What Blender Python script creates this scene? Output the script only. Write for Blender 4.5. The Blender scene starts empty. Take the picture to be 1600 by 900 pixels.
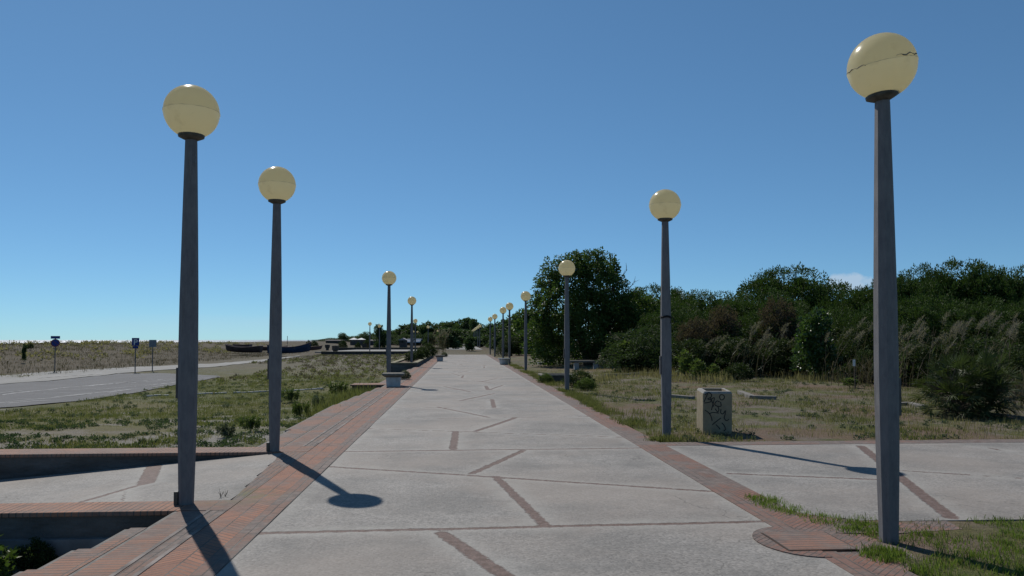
import bpy, math, random
import numpy as np
from mathutils import Vector, noise as mnoise
SC = bpy.context.scene
C = SC.collection
# ------------------------------------------------------------------ camera
F = 1200.0; CAMZ = 1.6; YAW = math.radians(3.81); SH = 40.5; PIT = math.atan(SH / F)
cd = bpy.data.cameras.new('camera'); cam = bpy.data.objects.new('camera', cd); C.objects.link(cam)
cd.sensor_width = 36; cd.lens = 27; cd.shift_y = SH / 1600; cd.clip_end = 30000; cd.clip_start = 0.05
cam.location = (0, 0, CAMZ); cam.rotation_euler = (math.pi / 2 + PIT, 0, -YAW)
SC.camera = cam
SC.render.resolution_x = 1024; SC.render.resolution_y = 576
# ------------------------------------------------------------------ light
SUN = Vector((-1.62, 3.5, 3.85)).normalized()
sl = bpy.data.lights.new('sun', 'SUN'); sl.energy = 4.1; sl.angle = math.radians(0.53); sl.color = (1.0, 0.95, 0.88)
so = bpy.data.objects.new('sun', sl); C.objects.link(so); so.location = (-30, 60, 70)
so.rotation_euler = (-SUN).to_track_quat('-Z', 'Y').to_euler()
SC.view_settings.view_transform = 'Standard'; SC.view_settings.look = 'None'
SC.view_settings.gamma = 1; SC.view_settings.use_curve_mapping = False
SC.view_settings.exposure = 0.0
w = bpy.data.worlds.new('World'); SC.world = w; w.use_nodes = True
wn = w.node_tree.nodes; wl = w.node_tree.links
bg = wn['Background']; bg.inputs[1].default_value = 0.083
sky = wn.new('ShaderNodeTexSky'); sky.sky_type = 'NISHITA'; sky.sun_disc = False
sky.sun_elevation = math.asin(SUN.z); sky.sun_rotation = math.atan2(SUN.x, SUN.y)
sky.altitude = 2000; sky.air_density = 0.8; sky.dust_density = 0.4; sky.ozone_density = 4.0


def ray(px, py):
    a = (px - 800) / F; b = (450 - py + SH) / F
    cy, sy, cp, sp = math.cos(YAW), math.sin(YAW), math.cos(PIT), math.sin(PIT)
    r = (cy, -sy, 0); f = (sy * cp, cy * cp, sp); u = (-sy * sp, -cy * sp, cp)
    return Vector([f[i] + a * r[i] + b * u[i] for i in range(3)])


def P(px, py, z=0.0):          # a pixel of the photograph read as a point on the level z
    d = ray(px, py); t = (z - CAMZ) / d.z
    return Vector((d.x * t, d.y * t, z))


def PY(px, py, Y):             # the same at distance Y along the promenade
    d = ray(px, py); t = Y / d.y
    return Vector((d.x * t, Y, CAMZ + d.z * t))


# clouds: one small cumulus over the pines, thin streaks low over the sea
def wnode(t, **k):
    n = wn.new(t)
    for a, b in k.items(): setattr(n, a, b)
    return n


tc = wnode('ShaderNodeTexCoord')
def cloud(direction, stretch, size, thr, soft, nscale, amount, seed):
    d = direction.normalized()
    right = Vector((d.y, -d.x, 0)).normalized(); up = right.cross(d)
    outs = []
    for ax, s in ((right, stretch[0]), (up, stretch[1])):
        v = wnode('ShaderNodeVectorMath', operation='DOT_PRODUCT'); wl.new(tc.outputs['Generated'], v.inputs[0]); v.inputs[1].default_value = ax
        m = wnode('ShaderNodeMath', operation='DIVIDE'); wl.new(v.outputs['Value'], m.inputs[0]); m.inputs[1].default_value = s
        q = wnode('ShaderNodeMath', operation='POWER'); wl.new(m.outputs[0], q.inputs[0]); q.inputs[1].default_value = 2
        outs.append(q)
    a = wnode('ShaderNodeMath', operation='ADD'); wl.new(outs[0].outputs[0], a.inputs[0]); wl.new(outs[1].outputs[0], a.inputs[1])
    fr = wnode('ShaderNodeVectorMath', operation='DOT_PRODUCT'); wl.new(tc.outputs['Generated'], fr.inputs[0]); fr.inputs[1].default_value = d
    gt = wnode('ShaderNodeMath', operation='GREATER_THAN'); wl.new(fr.outputs['Value'], gt.inputs[0]); gt.inputs[1].default_value = 0.5
    mp = wnode('ShaderNodeMapping'); wl.new(tc.outputs['Generated'], mp.inputs[0]); mp.inputs['Location'].default_value = (seed, 0, 0)
    mp.inputs['Scale'].default_value = (1, 1, nscale[1])
    nz = wnode('ShaderNodeTexNoise'); nz.inputs['Scale'].default_value = nscale[0]; nz.inputs['Detail'].default_value = 5
    wl.new(mp.outputs[0], nz.inputs[0])
    s1 = wnode('ShaderNodeMath', operation='MULTIPLY_ADD'); wl.new(nz.outputs[0], s1.inputs[0]); s1.inputs[1].default_value = -2.4; s1.inputs[2].default_value = 1.2
    s2 = wnode('ShaderNodeMath', operation='ADD'); wl.new(a.outputs[0], s2.inputs[0]); wl.new(s1.outputs[0], s2.inputs[1])
    mr = wnode('ShaderNodeMapRange'); wl.new(s2.outputs[0], mr.inputs[0]); mr.inputs[1].default_value = thr + soft; mr.inputs[2].default_value = thr - soft
    mr.inputs[3].default_value = 0; mr.inputs[4].default_value = amount
    m3 = wnode('ShaderNodeMath', operation='MULTIPLY'); wl.new(mr.outputs[0], m3.inputs[0]); wl.new(gt.outputs[0], m3.inputs[1])
    return m3


wb = wnode('ShaderNodeMix', data_type='RGBA', blend_type='MULTIPLY'); wb.inputs[0].default_value = 1; wb.inputs[7].default_value = (0.72, 0.98, 1.06, 1)
wl.new(sky.outputs[0], wb.inputs[6])
gm = wnode('ShaderNodeGamma'); gm.inputs[1].default_value = 0.75; wl.new(wb.outputs[2], gm.inputs[0])
w2 = wnode('ShaderNodeMix', data_type='RGBA', blend_type='MULTIPLY'); w2.inputs[0].default_value = 1; w2.inputs[7].default_value = (1.19, 1.46, 1.62, 1)
wl.new(gm.outputs[0], w2.inputs[6]); cur = w2.outputs[2]
for args in ((ray(1325, 441), (0.030, 0.012), 1, 0.75, 0.3, (70, 1), 0.6, 3.0),
             (ray(330, 508), (0.16, 0.012), 1, 0.5, 0.9, (14, 7), 0.12, 8.0),
             (ray(1058, 460), (0.012, 0.006), 1, 0.6, 0.5, (90, 1), 0.5, 5.0)):
    c = cloud(*args)
    mx = wnode('ShaderNodeMix', data_type='RGBA'); wl.new(c.outputs[0], mx.inputs[0]); wl.new(cur, mx.inputs[6])
    mx.inputs[7].default_value = (6.2, 7.3, 8.6, 1); cur = mx.outputs[2]
wl.new(cur, bg.inputs[0])


# ------------------------------------------------------------------ helpers
class NT:
    def __init__(s, name):
        s.m = bpy.data.materials.new(name); s.m.use_nodes = True
        s.t = s.m.node_tree; s.b = s.t.nodes['Principled BSDF']; s.out = s.t.nodes['Material Output']
        s.b.inputs['Roughness'].default_value = 0.85
        s.b.inputs['Specular IOR Level'].default_value = 0.25

    def n(s, t, ins=None, **k):
        x = s.t.nodes.new(t)
        for a, b in k.items(): setattr(x, a, b)
        for a, b in (ins or {}).items():
            if isinstance(b, bpy.types.NodeSocket): s.t.links.new(b, x.inputs[a])
            else: x.inputs[a].default_value = b
        return x

    def l(s, a, b): s.t.links.new(a, b)

    def coord(s):
        g = s.n('ShaderNodeNewGeometry'); return g.outputs['Position']

    def ocoord(s):
        g = s.n('ShaderNodeTexCoord'); return g.outputs['Object']

    def noise(s, scale, detail=4, vec=None, rough=0.55, sc=None, off=None):
        v = vec if vec is not None else s.coord()
        if sc or off:
            v = s.n('ShaderNodeMapping', {0: v, 'Scale': sc or (1, 1, 1), 'Location': off or (0, 0, 0)}).outputs[0]
        return s.n('ShaderNodeTexNoise', {'Vector': v, 'Scale': scale, 'Detail': detail, 'Roughness': rough}).outputs[0]

    def ramp(s, f, a, b, lo=0.0, hi=1.0):
        return s.n('ShaderNodeMapRange', {0: f, 1: a, 2: b, 3: lo, 4: hi}).outputs[0]

    def mix(s, f, a, b, mode='MIX'):
        x = s.n('ShaderNodeMix', data_type='RGBA', blend_type=mode)
        for i, v in ((0, f), (6, a), (7, b)):
            if isinstance(v, bpy.types.NodeSocket): s.l(v, x.inputs[i])
            elif i == 0: x.inputs[0].default_value = v
            else: x.inputs[i].default_value = (*v, 1)
        return x.outputs[2]

    def math(s, op, a, b=0.0, c=0.0):
        x = s.n('ShaderNodeMath', operation=op)
        for i, v in enumerate((a, b, c)):
            if isinstance(v, bpy.types.NodeSocket): s.l(v, x.inputs[i])
            else: x.inputs[i].default_value = v
        return x.outputs[0]

    def col(s, c, k=0.82):
        if isinstance(c, bpy.types.NodeSocket): s.l(s.mix(1.0, c, (k, k, k), 'MULTIPLY'), s.b.inputs['Base Color'])
        else: s.b.inputs['Base Color'].default_value = (*[v * k for v in c], 1)

    def bump(s, h, strength=0.4, dist=0.02):
        x = s.n('ShaderNodeBump', {'Height': h, 'Strength': strength, 'Distance': dist})
        s.l(x.outputs[0], s.b.inputs['Normal'])


def simple(name, c, rough=0.8, var=0.25, scale=8, bump=0.0, spec=0.25):
    t = NT(name); o = t.ocoord()
    f = t.noise(scale, 5, o)
    t.col(t.mix(t.ramp(f, 0.3, 0.7), [x * (1 - var) for x in c], [min(1, x * (1 + var)) for x in c]))
    t.b.inputs['Roughness'].default_value = rough; t.b.inputs['Specular IOR Level'].default_value = spec
    if bump: t.bump(t.noise(scale * 6, 4, o), bump, 0.01)
    return t.m


def leafmat(name, c1, c2, trans=0.3, gloss=0.45, spec=0.35):
    t = NT(name)
    g = t.n('ShaderNodeNewGeometry')
    r = g.outputs['Random Per Island']
    big = t.noise(0.9, 3)
    f = t.math('ADD', t.math('MULTIPLY', r, 0.65), t.ramp(big, 0.35, 0.65, 0, 0.35))
    cc = t.mix(f, c1, c2)
    t.col(cc); t.b.inputs['Roughness'].default_value = gloss; t.b.inputs['Specular IOR Level'].default_value = spec
    tr = t.n('ShaderNodeBsdfTranslucent')
    t.l(t.mix(0.6, cc, (min(1, c2[0] * 1.7), min(1, c2[1] * 2.0), c2[2] * 0.9)), tr.inputs[0])
    ms = t.n('ShaderNodeMixShader', {0: trans}); t.l(t.b.outputs[0], ms.inputs[1]); t.l(tr.outputs[0], ms.inputs[2])
    t.l(ms.outputs[0], t.out.inputs[0])
    return t.m


def mesh_np(name, V, Fc, mats=None, mi=None, smooth=False):
    """V (n,3), Fc (m,k) constant k, or a list of python tuples"""
    me = bpy.data.meshes.new(name)
    if isinstance(Fc, np.ndarray):
        V = np.ascontiguousarray(V, dtype=np.float32); m, k = Fc.shape
        me.vertices.add(len(V)); me.vertices.foreach_set('co', V.ravel())
        me.loops.add(m * k); me.loops.foreach_set('vertex_index', Fc.astype(np.int32).ravel())
        me.polygons.add(m); me.polygons.foreach_set('loop_start', np.arange(0, m * k, k, dtype=np.int32))
        me.polygons.foreach_set('loop_total', np.full(m, k, dtype=np.int32))
        me.update(calc_edges=True)
    else:
        me.from_pydata([tuple(v) for v in V], [], Fc); me.update()
    for mm in (mats or []): me.materials.append(mm)
    if mi is not None: me.polygons.foreach_set('material_index', np.array(mi, dtype=np.int32))
    me.polygons.foreach_set('use_smooth', [smooth] * len(me.polygons))
    return me


def link(name, me, parent=None, loc=(0, 0, 0)):
    o = bpy.data.objects.new(name, me); C.objects.link(o); o.location = loc
    if parent is not None: o.parent = parent
    return o


def tag(o, label=None, cat=None, group=None, kind=None):
    if label: o['label'] = label
    if cat: o['category'] = cat
    if group: o['group'] = group
    if kind: o['kind'] = kind
    return o


def empty(name, loc, label, cat, group=None, rz=0.0):
    o = bpy.data.objects.new(name, None); C.objects.link(o); o.location = loc; o.rotation_euler = (0, 0, rz)
    o.empty_display_size = 0.2
    return tag(o, label, cat, group)


def copy_tree(o, parent=None):
    c = o.copy(); C.objects.link(c)
    if parent is not None: c.parent = parent
    for ch in list(o.children): copy_tree(ch, c)
    return c


class MB:
    """collects shapes into one mesh"""
    def __init__(s): s.v = []; s.f = []; s.m = []
    def add(s, vs, fs, mi=0):
        o = len(s.v); s.v += [tuple(v) for v in vs]; s.f += [tuple(i + o for i in f) for f in fs]; s.m += [mi] * len(fs)
    def box(s, x0, x1, y0, y1, z0, z1, mi=0):
        s.add([(x0, y0, z0), (x1, y0, z0), (x1, y1, z0), (x0, y1, z0), (x0, y0, z1), (x1, y0, z1), (x1, y1, z1), (x0, y1, z1)],
              [(0, 3, 2, 1), (4, 5, 6, 7), (0, 1, 5, 4), (1, 2, 6, 5), (2, 3, 7, 6), (3, 0, 4, 7)], mi)
    def prism(s, poly, z0, z1, mi=0):   # poly counter-clockwise in xy
        n = len(poly); zz = lambda z, p: z(p) if callable(z) else z
        vs = [(p[0], p[1], zz(z0, p)) for p in poly] + [(p[0], p[1], zz(z1, p)) for p in poly]
        s.add(vs, [tuple(range(n - 1, -1, -1)), tuple(range(n, 2 * n))] + [(i, (i + 1) % n, n + (i + 1) % n, n + i) for i in range(n)], mi)
    def tube(s, pts, rad, k=6, mi=0, cap=True):
        pts = [Vector(p) for p in pts]
        if not hasattr(rad, '__len__'): rad = [rad] * len(pts)
        base = len(s.v); ref = None
        for i, p in enumerate(pts):
            d = (pts[min(i + 1, len(pts) - 1)] - pts[max(i - 1, 0)]).normalized()
            if ref is None: ref = Vector((1, 0, 0)) if abs(d.x) < 0.8 else Vector((0, 1, 0))
            a = (ref - d * ref.dot(d)).normalized(); ref = a; b = d.cross(a)
            for j in range(k):
                t = 2 * math.pi * j / k
                s.v.append(tuple(p + (a * math.cos(t) + b * math.sin(t)) * rad[i]))
        for i in range(len(pts) - 1):
            for j in range(k):
                q = base + i * k; s.f.append((q + j, q + (j + 1) % k, q + k + (j + 1) % k, q + k + j)); s.m.append(mi)
        if cap:
            s.f.append(tuple(base + j for j in range(k - 1, -1, -1))); s.m.append(mi)
            e = base + (len(pts) - 1) * k; s.f.append(tuple(e + j for j in range(k))); s.m.append(mi)
    def lathe(s, prof, k=24, c=(0, 0), mi=0):
        base = len(s.v)
        for r, z in prof:
            for j in range(k):
                t = 2 * math.pi * j / k; s.v.append((c[0] + r * math.cos(t), c[1] + r * math.sin(t), z))
        for i in range(len(prof) - 1):
            for j in range(k):
                q = base + i * k; s.f.append((q + j, q + (j + 1) % k, q + k + (j + 1) % k, q + k + j)); s.m.append(mi)
        s.f.append(tuple(base + j for j in range(k - 1, -1, -1))); s.m.append(mi)
        e = base + (len(prof) - 1) * k; s.f.append(tuple(e + j for j in range(k))); s.m.append(mi)
    def build(s, name, mats, parent=None, loc=(0, 0, 0), smooth=False, bevel=0.0):
        if not isinstance(mats, (list, tuple)): mats = [mats]
        o = link(name, mesh_np(name, s.v, s.f, mats, s.m, smooth), parent, loc)
        if bevel:
            b = o.modifiers.new('bevel', 'BEVEL'); b.width = bevel; b.segments = 2; b.limit_method = 'ANGLE'
        return o


def vnoise(x, y, s, seed=0.0): return mnoise.noise(Vector((x * s + seed, y * s - seed, seed * 1.7)))


def sstep(a, b, x):
    t = max(0.0, min(1.0, (x - a) / (b - a))); return t * t * (3 - 2 * t)


# ------------------------------------------------------------------ materials
def mat_ground():
    t = NT('ground_soil'); p = t.coord()
    sx = t.n('ShaderNodeSeparateXYZ', {0: p}); X, Y = sx.outputs[0], sx.outputs[1]
    big = t.noise(0.16, 5, p); mid = t.noise(0.9, 6, p, 0.65); fine = t.noise(9, 6, p, 0.7); spk = t.noise(38, 4, p, 0.7)
    sand = t.mix(t.ramp(fine, 0.3, 0.7), (0.215, 0.20, 0.175), (0.35, 0.33, 0.295))
    dry = t.mix(t.ramp(mid, 0.35, 0.65), (0.17, 0.13, 0.085), (0.26, 0.21, 0.12))
    green = t.mix(t.ramp(fine, 0.3, 0.7), (0.065, 0.078, 0.026), (0.16, 0.165, 0.06))
    # left meadow: sandy close to the wall, greener beyond
    ly = t.math('ADD', Y, t.math('MULTIPLY', t.ramp(big, 0.3, 0.7, -4, 4), 1.0))
    lg = t.ramp(ly, 13.0, 21.0)
    lg = t.math('MULTIPLY', lg, t.ramp(Y, 70, 40, 0.45, 1))
    left = t.mix(t.ramp(t.math('ADD', mid, t.math('MULTIPLY', lg, 0.22)), 0.52, 0.66), sand, green)
    left = t.mix(t.math('MULTIPLY', t.ramp(big, 0.45, 0.62), 0.5), left, dry)
    left = t.mix(t.ramp(Y, 34, 60, 0, 0.8), left, t.mix(t.ramp(mid, 0.35, 0.65), (0.10, 0.088, 0.06), (0.22, 0.195, 0.15)))
    right = t.mix(t.ramp(mid, 0.42, 0.6), t.mix(t.ramp(fine, 0.35, 0.65), (0.14, 0.115, 0.09), (0.235, 0.20, 0.165)), green)
    right = t.mix(t.math('MULTIPLY', t.ramp(t.noise(0.35, 4, p, off=(7, 3, 0)), 0.5, 0.62), 0.7), right, (0.19, 0.125, 0.09))
    near = t.mix(t.ramp(X, 0, 1.5), left, right)
    dune = t.mix(t.ramp(t.noise(0.35, 6, p, 0.7), 0.35, 0.65), (0.092, 0.074, 0.05), (0.142, 0.118, 0.084))
    dune = t.mix(t.ramp(mid, 0.55, 0.7), dune, (0.085, 0.085, 0.042))
    fd = t.math('MAXIMUM', t.ramp(X, -19, -26), t.ramp(Y, 80, 110))
    c = t.mix(fd, near, dune)
    dark = t.math('MULTIPLY', t.ramp(spk, 0.5, 0.68), 0.45)
    c = t.mix(dark, c, (0.06, 0.06, 0.035))
    t.col(c); t.b.inputs['Roughness'].default_value = 0.95; t.b.inputs['Specular IOR Level'].default_value = 0.1
    t.bump(t.math('ADD', fine, t.math('MULTIPLY', spk, 0.5)), 0.8, 0.05)
    return t.m


def mat_slab():
    """exposed aggregate concrete; 'jd' = distance to the edge of the nearest brick joint"""
    t = NT('aggregate_concrete'); p = t.coord()
    jd = t.n('ShaderNodeAttribute', attribute_name='jd').outputs['Fac']
    big = t.noise(0.55, 5, p, 0.6); mid = t.noise(3.5, 6, p, 0.65); fine = t.noise(55, 3, p, 0.7)
    agg = t.n('ShaderNodeTexVoronoi', {'Vector': p, 'Scale': 52.0})
    base = t.mix(t.ramp(big, 0.36, 0.64), (0.222, 0.207, 0.19), (0.318, 0.300, 0.278))
    base = t.mix(t.ramp(mid, 0.35, 0.7), t.mix(1.0, base, (0.86, 0.86, 0.86), 'MULTIPLY'), base)
    peb = t.mix(t.n('ShaderNodeSeparateXYZ', {0: agg.outputs['Color']}).outputs[0], (0.45, 0.44, 0.42), (1.4, 1.38, 1.34))
    base = t.mix(t.ramp(agg.outputs['Distance'], 0.25, 0.8, 0.9, 0.35), base, t.mix(1.0, base, peb, 'MULTIPLY'))
    base = t.mix(t.ramp(fine, 0.3, 0.75, 0, 0.35), base, (0.42, 0.40, 0.37))
    damp = t.noise(1.3, 6, p, 0.75, off=(11, 2, 0)); base = t.mix(t.ramp(damp, 0.46, 0.66, 0, 0.6), base, (0.16, 0.155, 0.142))
    warm = t.noise(0.35, 4, p, 0.6, off=(1, 8, 0)); base = t.mix(t.ramp(warm, 0.45, 0.6, 0, 0.45), base, (0.35, 0.30, 0.255))
    cr = t.n('ShaderNodeTexVoronoi', {'Vector': t.n('ShaderNodeVectorMath', {0: p, 1: t.n('ShaderNodeVectorMath', {0: t.n('ShaderNodeTexNoise', {'Vector': p, 'Scale': 2.5, 'Detail': 4.0}).outputs['Color'], 1: (0.5, 0.5, 0.5)}, operation='MULTIPLY').outputs[0]}, operation='ADD').outputs[0], 'Scale': 0.42}, feature='DISTANCE_TO_EDGE')
    crm = t.math('MULTIPLY', t.ramp(cr.outputs['Distance'], 0.0035, 0.001), t.ramp(t.noise(0.45, 2, p, off=(5, 0, 5)), 0.5, 0.56)); base = t.mix(t.math('MULTIPLY', crm, 0.5), base, (0.08, 0.075, 0.065))
    # fine dark dirt spots
    spots = t.noise(7, 5, p, 0.8, off=(4, 4, 4)); base = t.mix(t.ramp(spots, 0.67, 0.75, 0, 0.55), base, (0.09, 0.085, 0.075))
    # pale smooth mortar rubbed over the slab edges
    e = t.math('ADD', jd, t.math('MULTIPLY', t.math('SUBTRACT', t.noise(2.2, 6, p, 0.7), 0.5), 0.62))
    pale = t.mix(t.ramp(mid, 0.3, 0.7), (0.33, 0.315, 0.285), (0.43, 0.41, 0.37))
    base = t.mix(t.ramp(e, 0.20, -0.05, 0, 0.6), base, pale)
    # brick joint
    je = t.math('ADD', jd, t.math('MULTIPLY', t.math('SUBTRACT', t.noise(9, 6, p, 0.8), 0.5), 0.12))
    jf = t.ramp(je, 0.008, -0.008)
    br = t.noise(16, 3, p, 0.6)
    jc = t.mix(t.ramp(br, 0.38, 0.62), (0.135, 0.085, 0.066), (0.225, 0.155, 0.13))
    jc = t.mix(t.ramp(t.noise(60, 2, p), 0.45, 0.6, 0, 0.7), jc, (0.105, 0.085, 0.075))
    t.col(t.mix(jf, base, jc))
    h = t.math('SUBTRACT', t.math('MULTIPLY', agg.outputs['Distance'], -0.25), t.math('MULTIPLY', jf, 1.3))
    t.bump(h, 0.5, 0.012)
    t.b.inputs['Roughness'].default_value = 0.8
    return t.m


def mat_brick(name, kind, x0=0.0, w=0.26, h=0.065, wear=0.5, base=((0.295, 0.145, 0.093), (0.22, 0.115, 0.08))):
    t = NT(name); p = t.coord()
    sx = t.n('ShaderNodeSeparateXYZ', {0: p}); X, Y = sx.outputs[0], sx.outputs[1]
    Xs = t.math('SUBTRACT', X, x0)
    if kind == 'cross': u, v = Xs, Y
    elif kind == 'along': u, v = Y, Xs
    elif kind == 'diag':
        u, v = t.math('ADD', X, Y), t.math('SUBTRACT', Y, X)
    else:
        a = t.math('ABSOLUTE', Xs); u = a; v = t.math('ADD', Y, t.math('MULTIPLY', a, 0.85))
    # hand-laid: wobble the coordinates a little
    wob = t.math('MULTIPLY', t.math('SUBTRACT', t.noise(3.0, 3, p), 0.5), 0.02)
    v = t.math('ADD', v, wob)
    vec = t.n('ShaderNodeCombineXYZ', {0: u, 1: v, 2: 0.0}).outputs[0]
    b = t.n('ShaderNodeTexBrick', {'Vector': vec, 'Color1': (0.0, 0.0, 0.0, 1), 'Color2': (1, 1, 1, 1), 'Mortar': (0.5, 0.5, 0.5, 1), 'Scale': 1.0,
                                   'Mortar Size': 0.006, 'Mortar Smooth': 0.3, 'Brick Width': w, 'Row Height': h, 'Bias': 0.0})
    b.offset = 0.5 if kind == 'along' else 0.0; b.squash = 1.0
    c = t.mix(b.outputs['Color'], base[0], base[1])
    c = t.mix(t.ramp(t.noise(30, 4, p), 0.3, 0.7, 0, 0.35), c, (0.38, 0.22, 0.15))
    wr = t.noise(1.7, 6, p, 0.7); w2 = t.noise(0.6, 3, p, 0.6, off=(3, 9, 0))
    f = t.math('MULTIPLY', t.ramp(t.math('ADD', wr, t.math('MULTIPLY', w2, 0.7)), 0.79, 0.93), wear * 1.6)
    c = t.mix(t.math('MINIMUM', f, 0.85), c, t.mix(t.ramp(t.noise(9, 4, p), 0.35, 0.65), (0.13, 0.11, 0.10), (0.235, 0.19, 0.165)))
    moss = t.math('MULTIPLY', t.ramp(t.n('ShaderNodeVectorMath', {0: p, 1: (-2.25, 8.1, 0.0)}, operation='DISTANCE').outputs['Value'], 0.55, 0.15), t.ramp(t.noise(6, 5, p, 0.7), 0.4, 0.6))
    c = t.mix(t.math('MULTIPLY', moss, 0.75), c, (0.15, 0.145, 0.06))
    mort = t.mix(t.ramp(t.noise(2.2, 3, p), 0.35, 0.65), (0.07, 0.062, 0.055), (0.19, 0.175, 0.155))
    c = t.mix(b.outputs['Fac'], c, mort)
    c = t.mix(t.ramp(t.noise(12, 5, p, 0.8), 0.62, 0.72, 0, 0.7), c, (0.07, 0.06, 0.05))
    t.col(c)
    t.bump(t.math('ADD', t.math('MULTIPLY', b.outputs['Fac'], -1.0), t.math('MULTIPLY', t.noise(40, 4, p), 0.4)), 0.7, 0.01)
    t.b.inputs['Roughness'].default_value = 0.85
    return t.m


def mat_wall():
    t = NT('rough_concrete_wall'); p = t.coord()
    z = t.n('ShaderNodeSeparateXYZ', {0: p}).outputs[2]
    f = t.noise(2.5, 6, p, 0.7, sc=(0.6, 0.6, 2.5)); c = t.mix(t.ramp(f, 0.35, 0.65), (0.085, 0.078, 0.07), (0.17, 0.16, 0.15))
    c = t.mix(t.ramp(t.noise(0.8, 5, p), 0.5, 0.65, 0, 0.7), c, (0.10, 0.085, 0.07))
    t.col(c); t.bump(t.noise(14, 6, p), 0.7, 0.03); return t.m


def mat_pole():
    t = NT('weathered_grey_pole'); p = t.ocoord()
    f = t.noise(30, 4, p, 0.7, sc=(1, 1, 0.25)); g = t.noise(3, 4, p)
    c = t.mix(t.ramp(f, 0.3, 0.7), (0.15, 0.145, 0.15), (0.215, 0.205, 0.205))
    c = t.mix(t.ramp(g, 0.5, 0.7, 0, 0.5), c, (0.25, 0.235, 0.23))
    c = t.mix(t.ramp(t.noise(14, 6, p, 0.8, sc=(1, 1, 0.12), off=(3, 1, 0)), 0.56, 0.7, 0, 0.6), c, (0.10, 0.085, 0.075))
    c = t.mix(t.ramp(t.noise(22, 5, p, 0.8), 0.66, 0.7, 0, 0.8), c, (0.34, 0.32, 0.30))
    t.col(c); t.bump(t.noise(120, 3, p), 0.3, 0.004); t.b.inputs['Roughness'].default_value = 0.75; return t.m


def mat_globe():
    t = NT('yellowed_globe_plastic'); p = t.ocoord()
    z = t.n('ShaderNodeSeparateXYZ', {0: p}).outputs[2]
    n = t.noise(6, 5, p, 0.6)
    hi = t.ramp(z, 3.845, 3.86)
    c = t.mix(hi, (0.86, 0.81, 0.655), (0.80, 0.745, 0.57))  # bounced light painted into the colour: lower half paler, top darker
    c = t.mix(t.ramp(n, 0.55, 0.75, 0, 0.35), c, (0.45, 0.38, 0.22))
    dirt = t.noise(2.6, 3, t.n('ShaderNodeVectorMath', {0: p, 1: t.n('ShaderNodeObjectInfo').outputs['Location']}, operation='ADD').outputs[0])
    c = t.mix(t.ramp(dirt, 0.66, 0.76, 0, 0.35), c, (0.25, 0.22, 0.16))
    t.col(c, 1.0); t.b.inputs['Roughness'].default_value = 0.22; t.b.inputs['Specular IOR Level'].default_value = 0.5
    tr = t.n('ShaderNodeBsdfTranslucent'); t.l(t.mix(1.0, c, (1.0, 0.97, 0.85), 'MULTIPLY'), tr.inputs[0])
    ms = t.n('ShaderNodeMixShader', {0: 0.72}); t.l(t.b.outputs[0], ms.inputs[1]); t.l(tr.outputs[0], ms.inputs[2]); t.l(ms.outputs[0], t.out.inputs[0])
    return t.m


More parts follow.
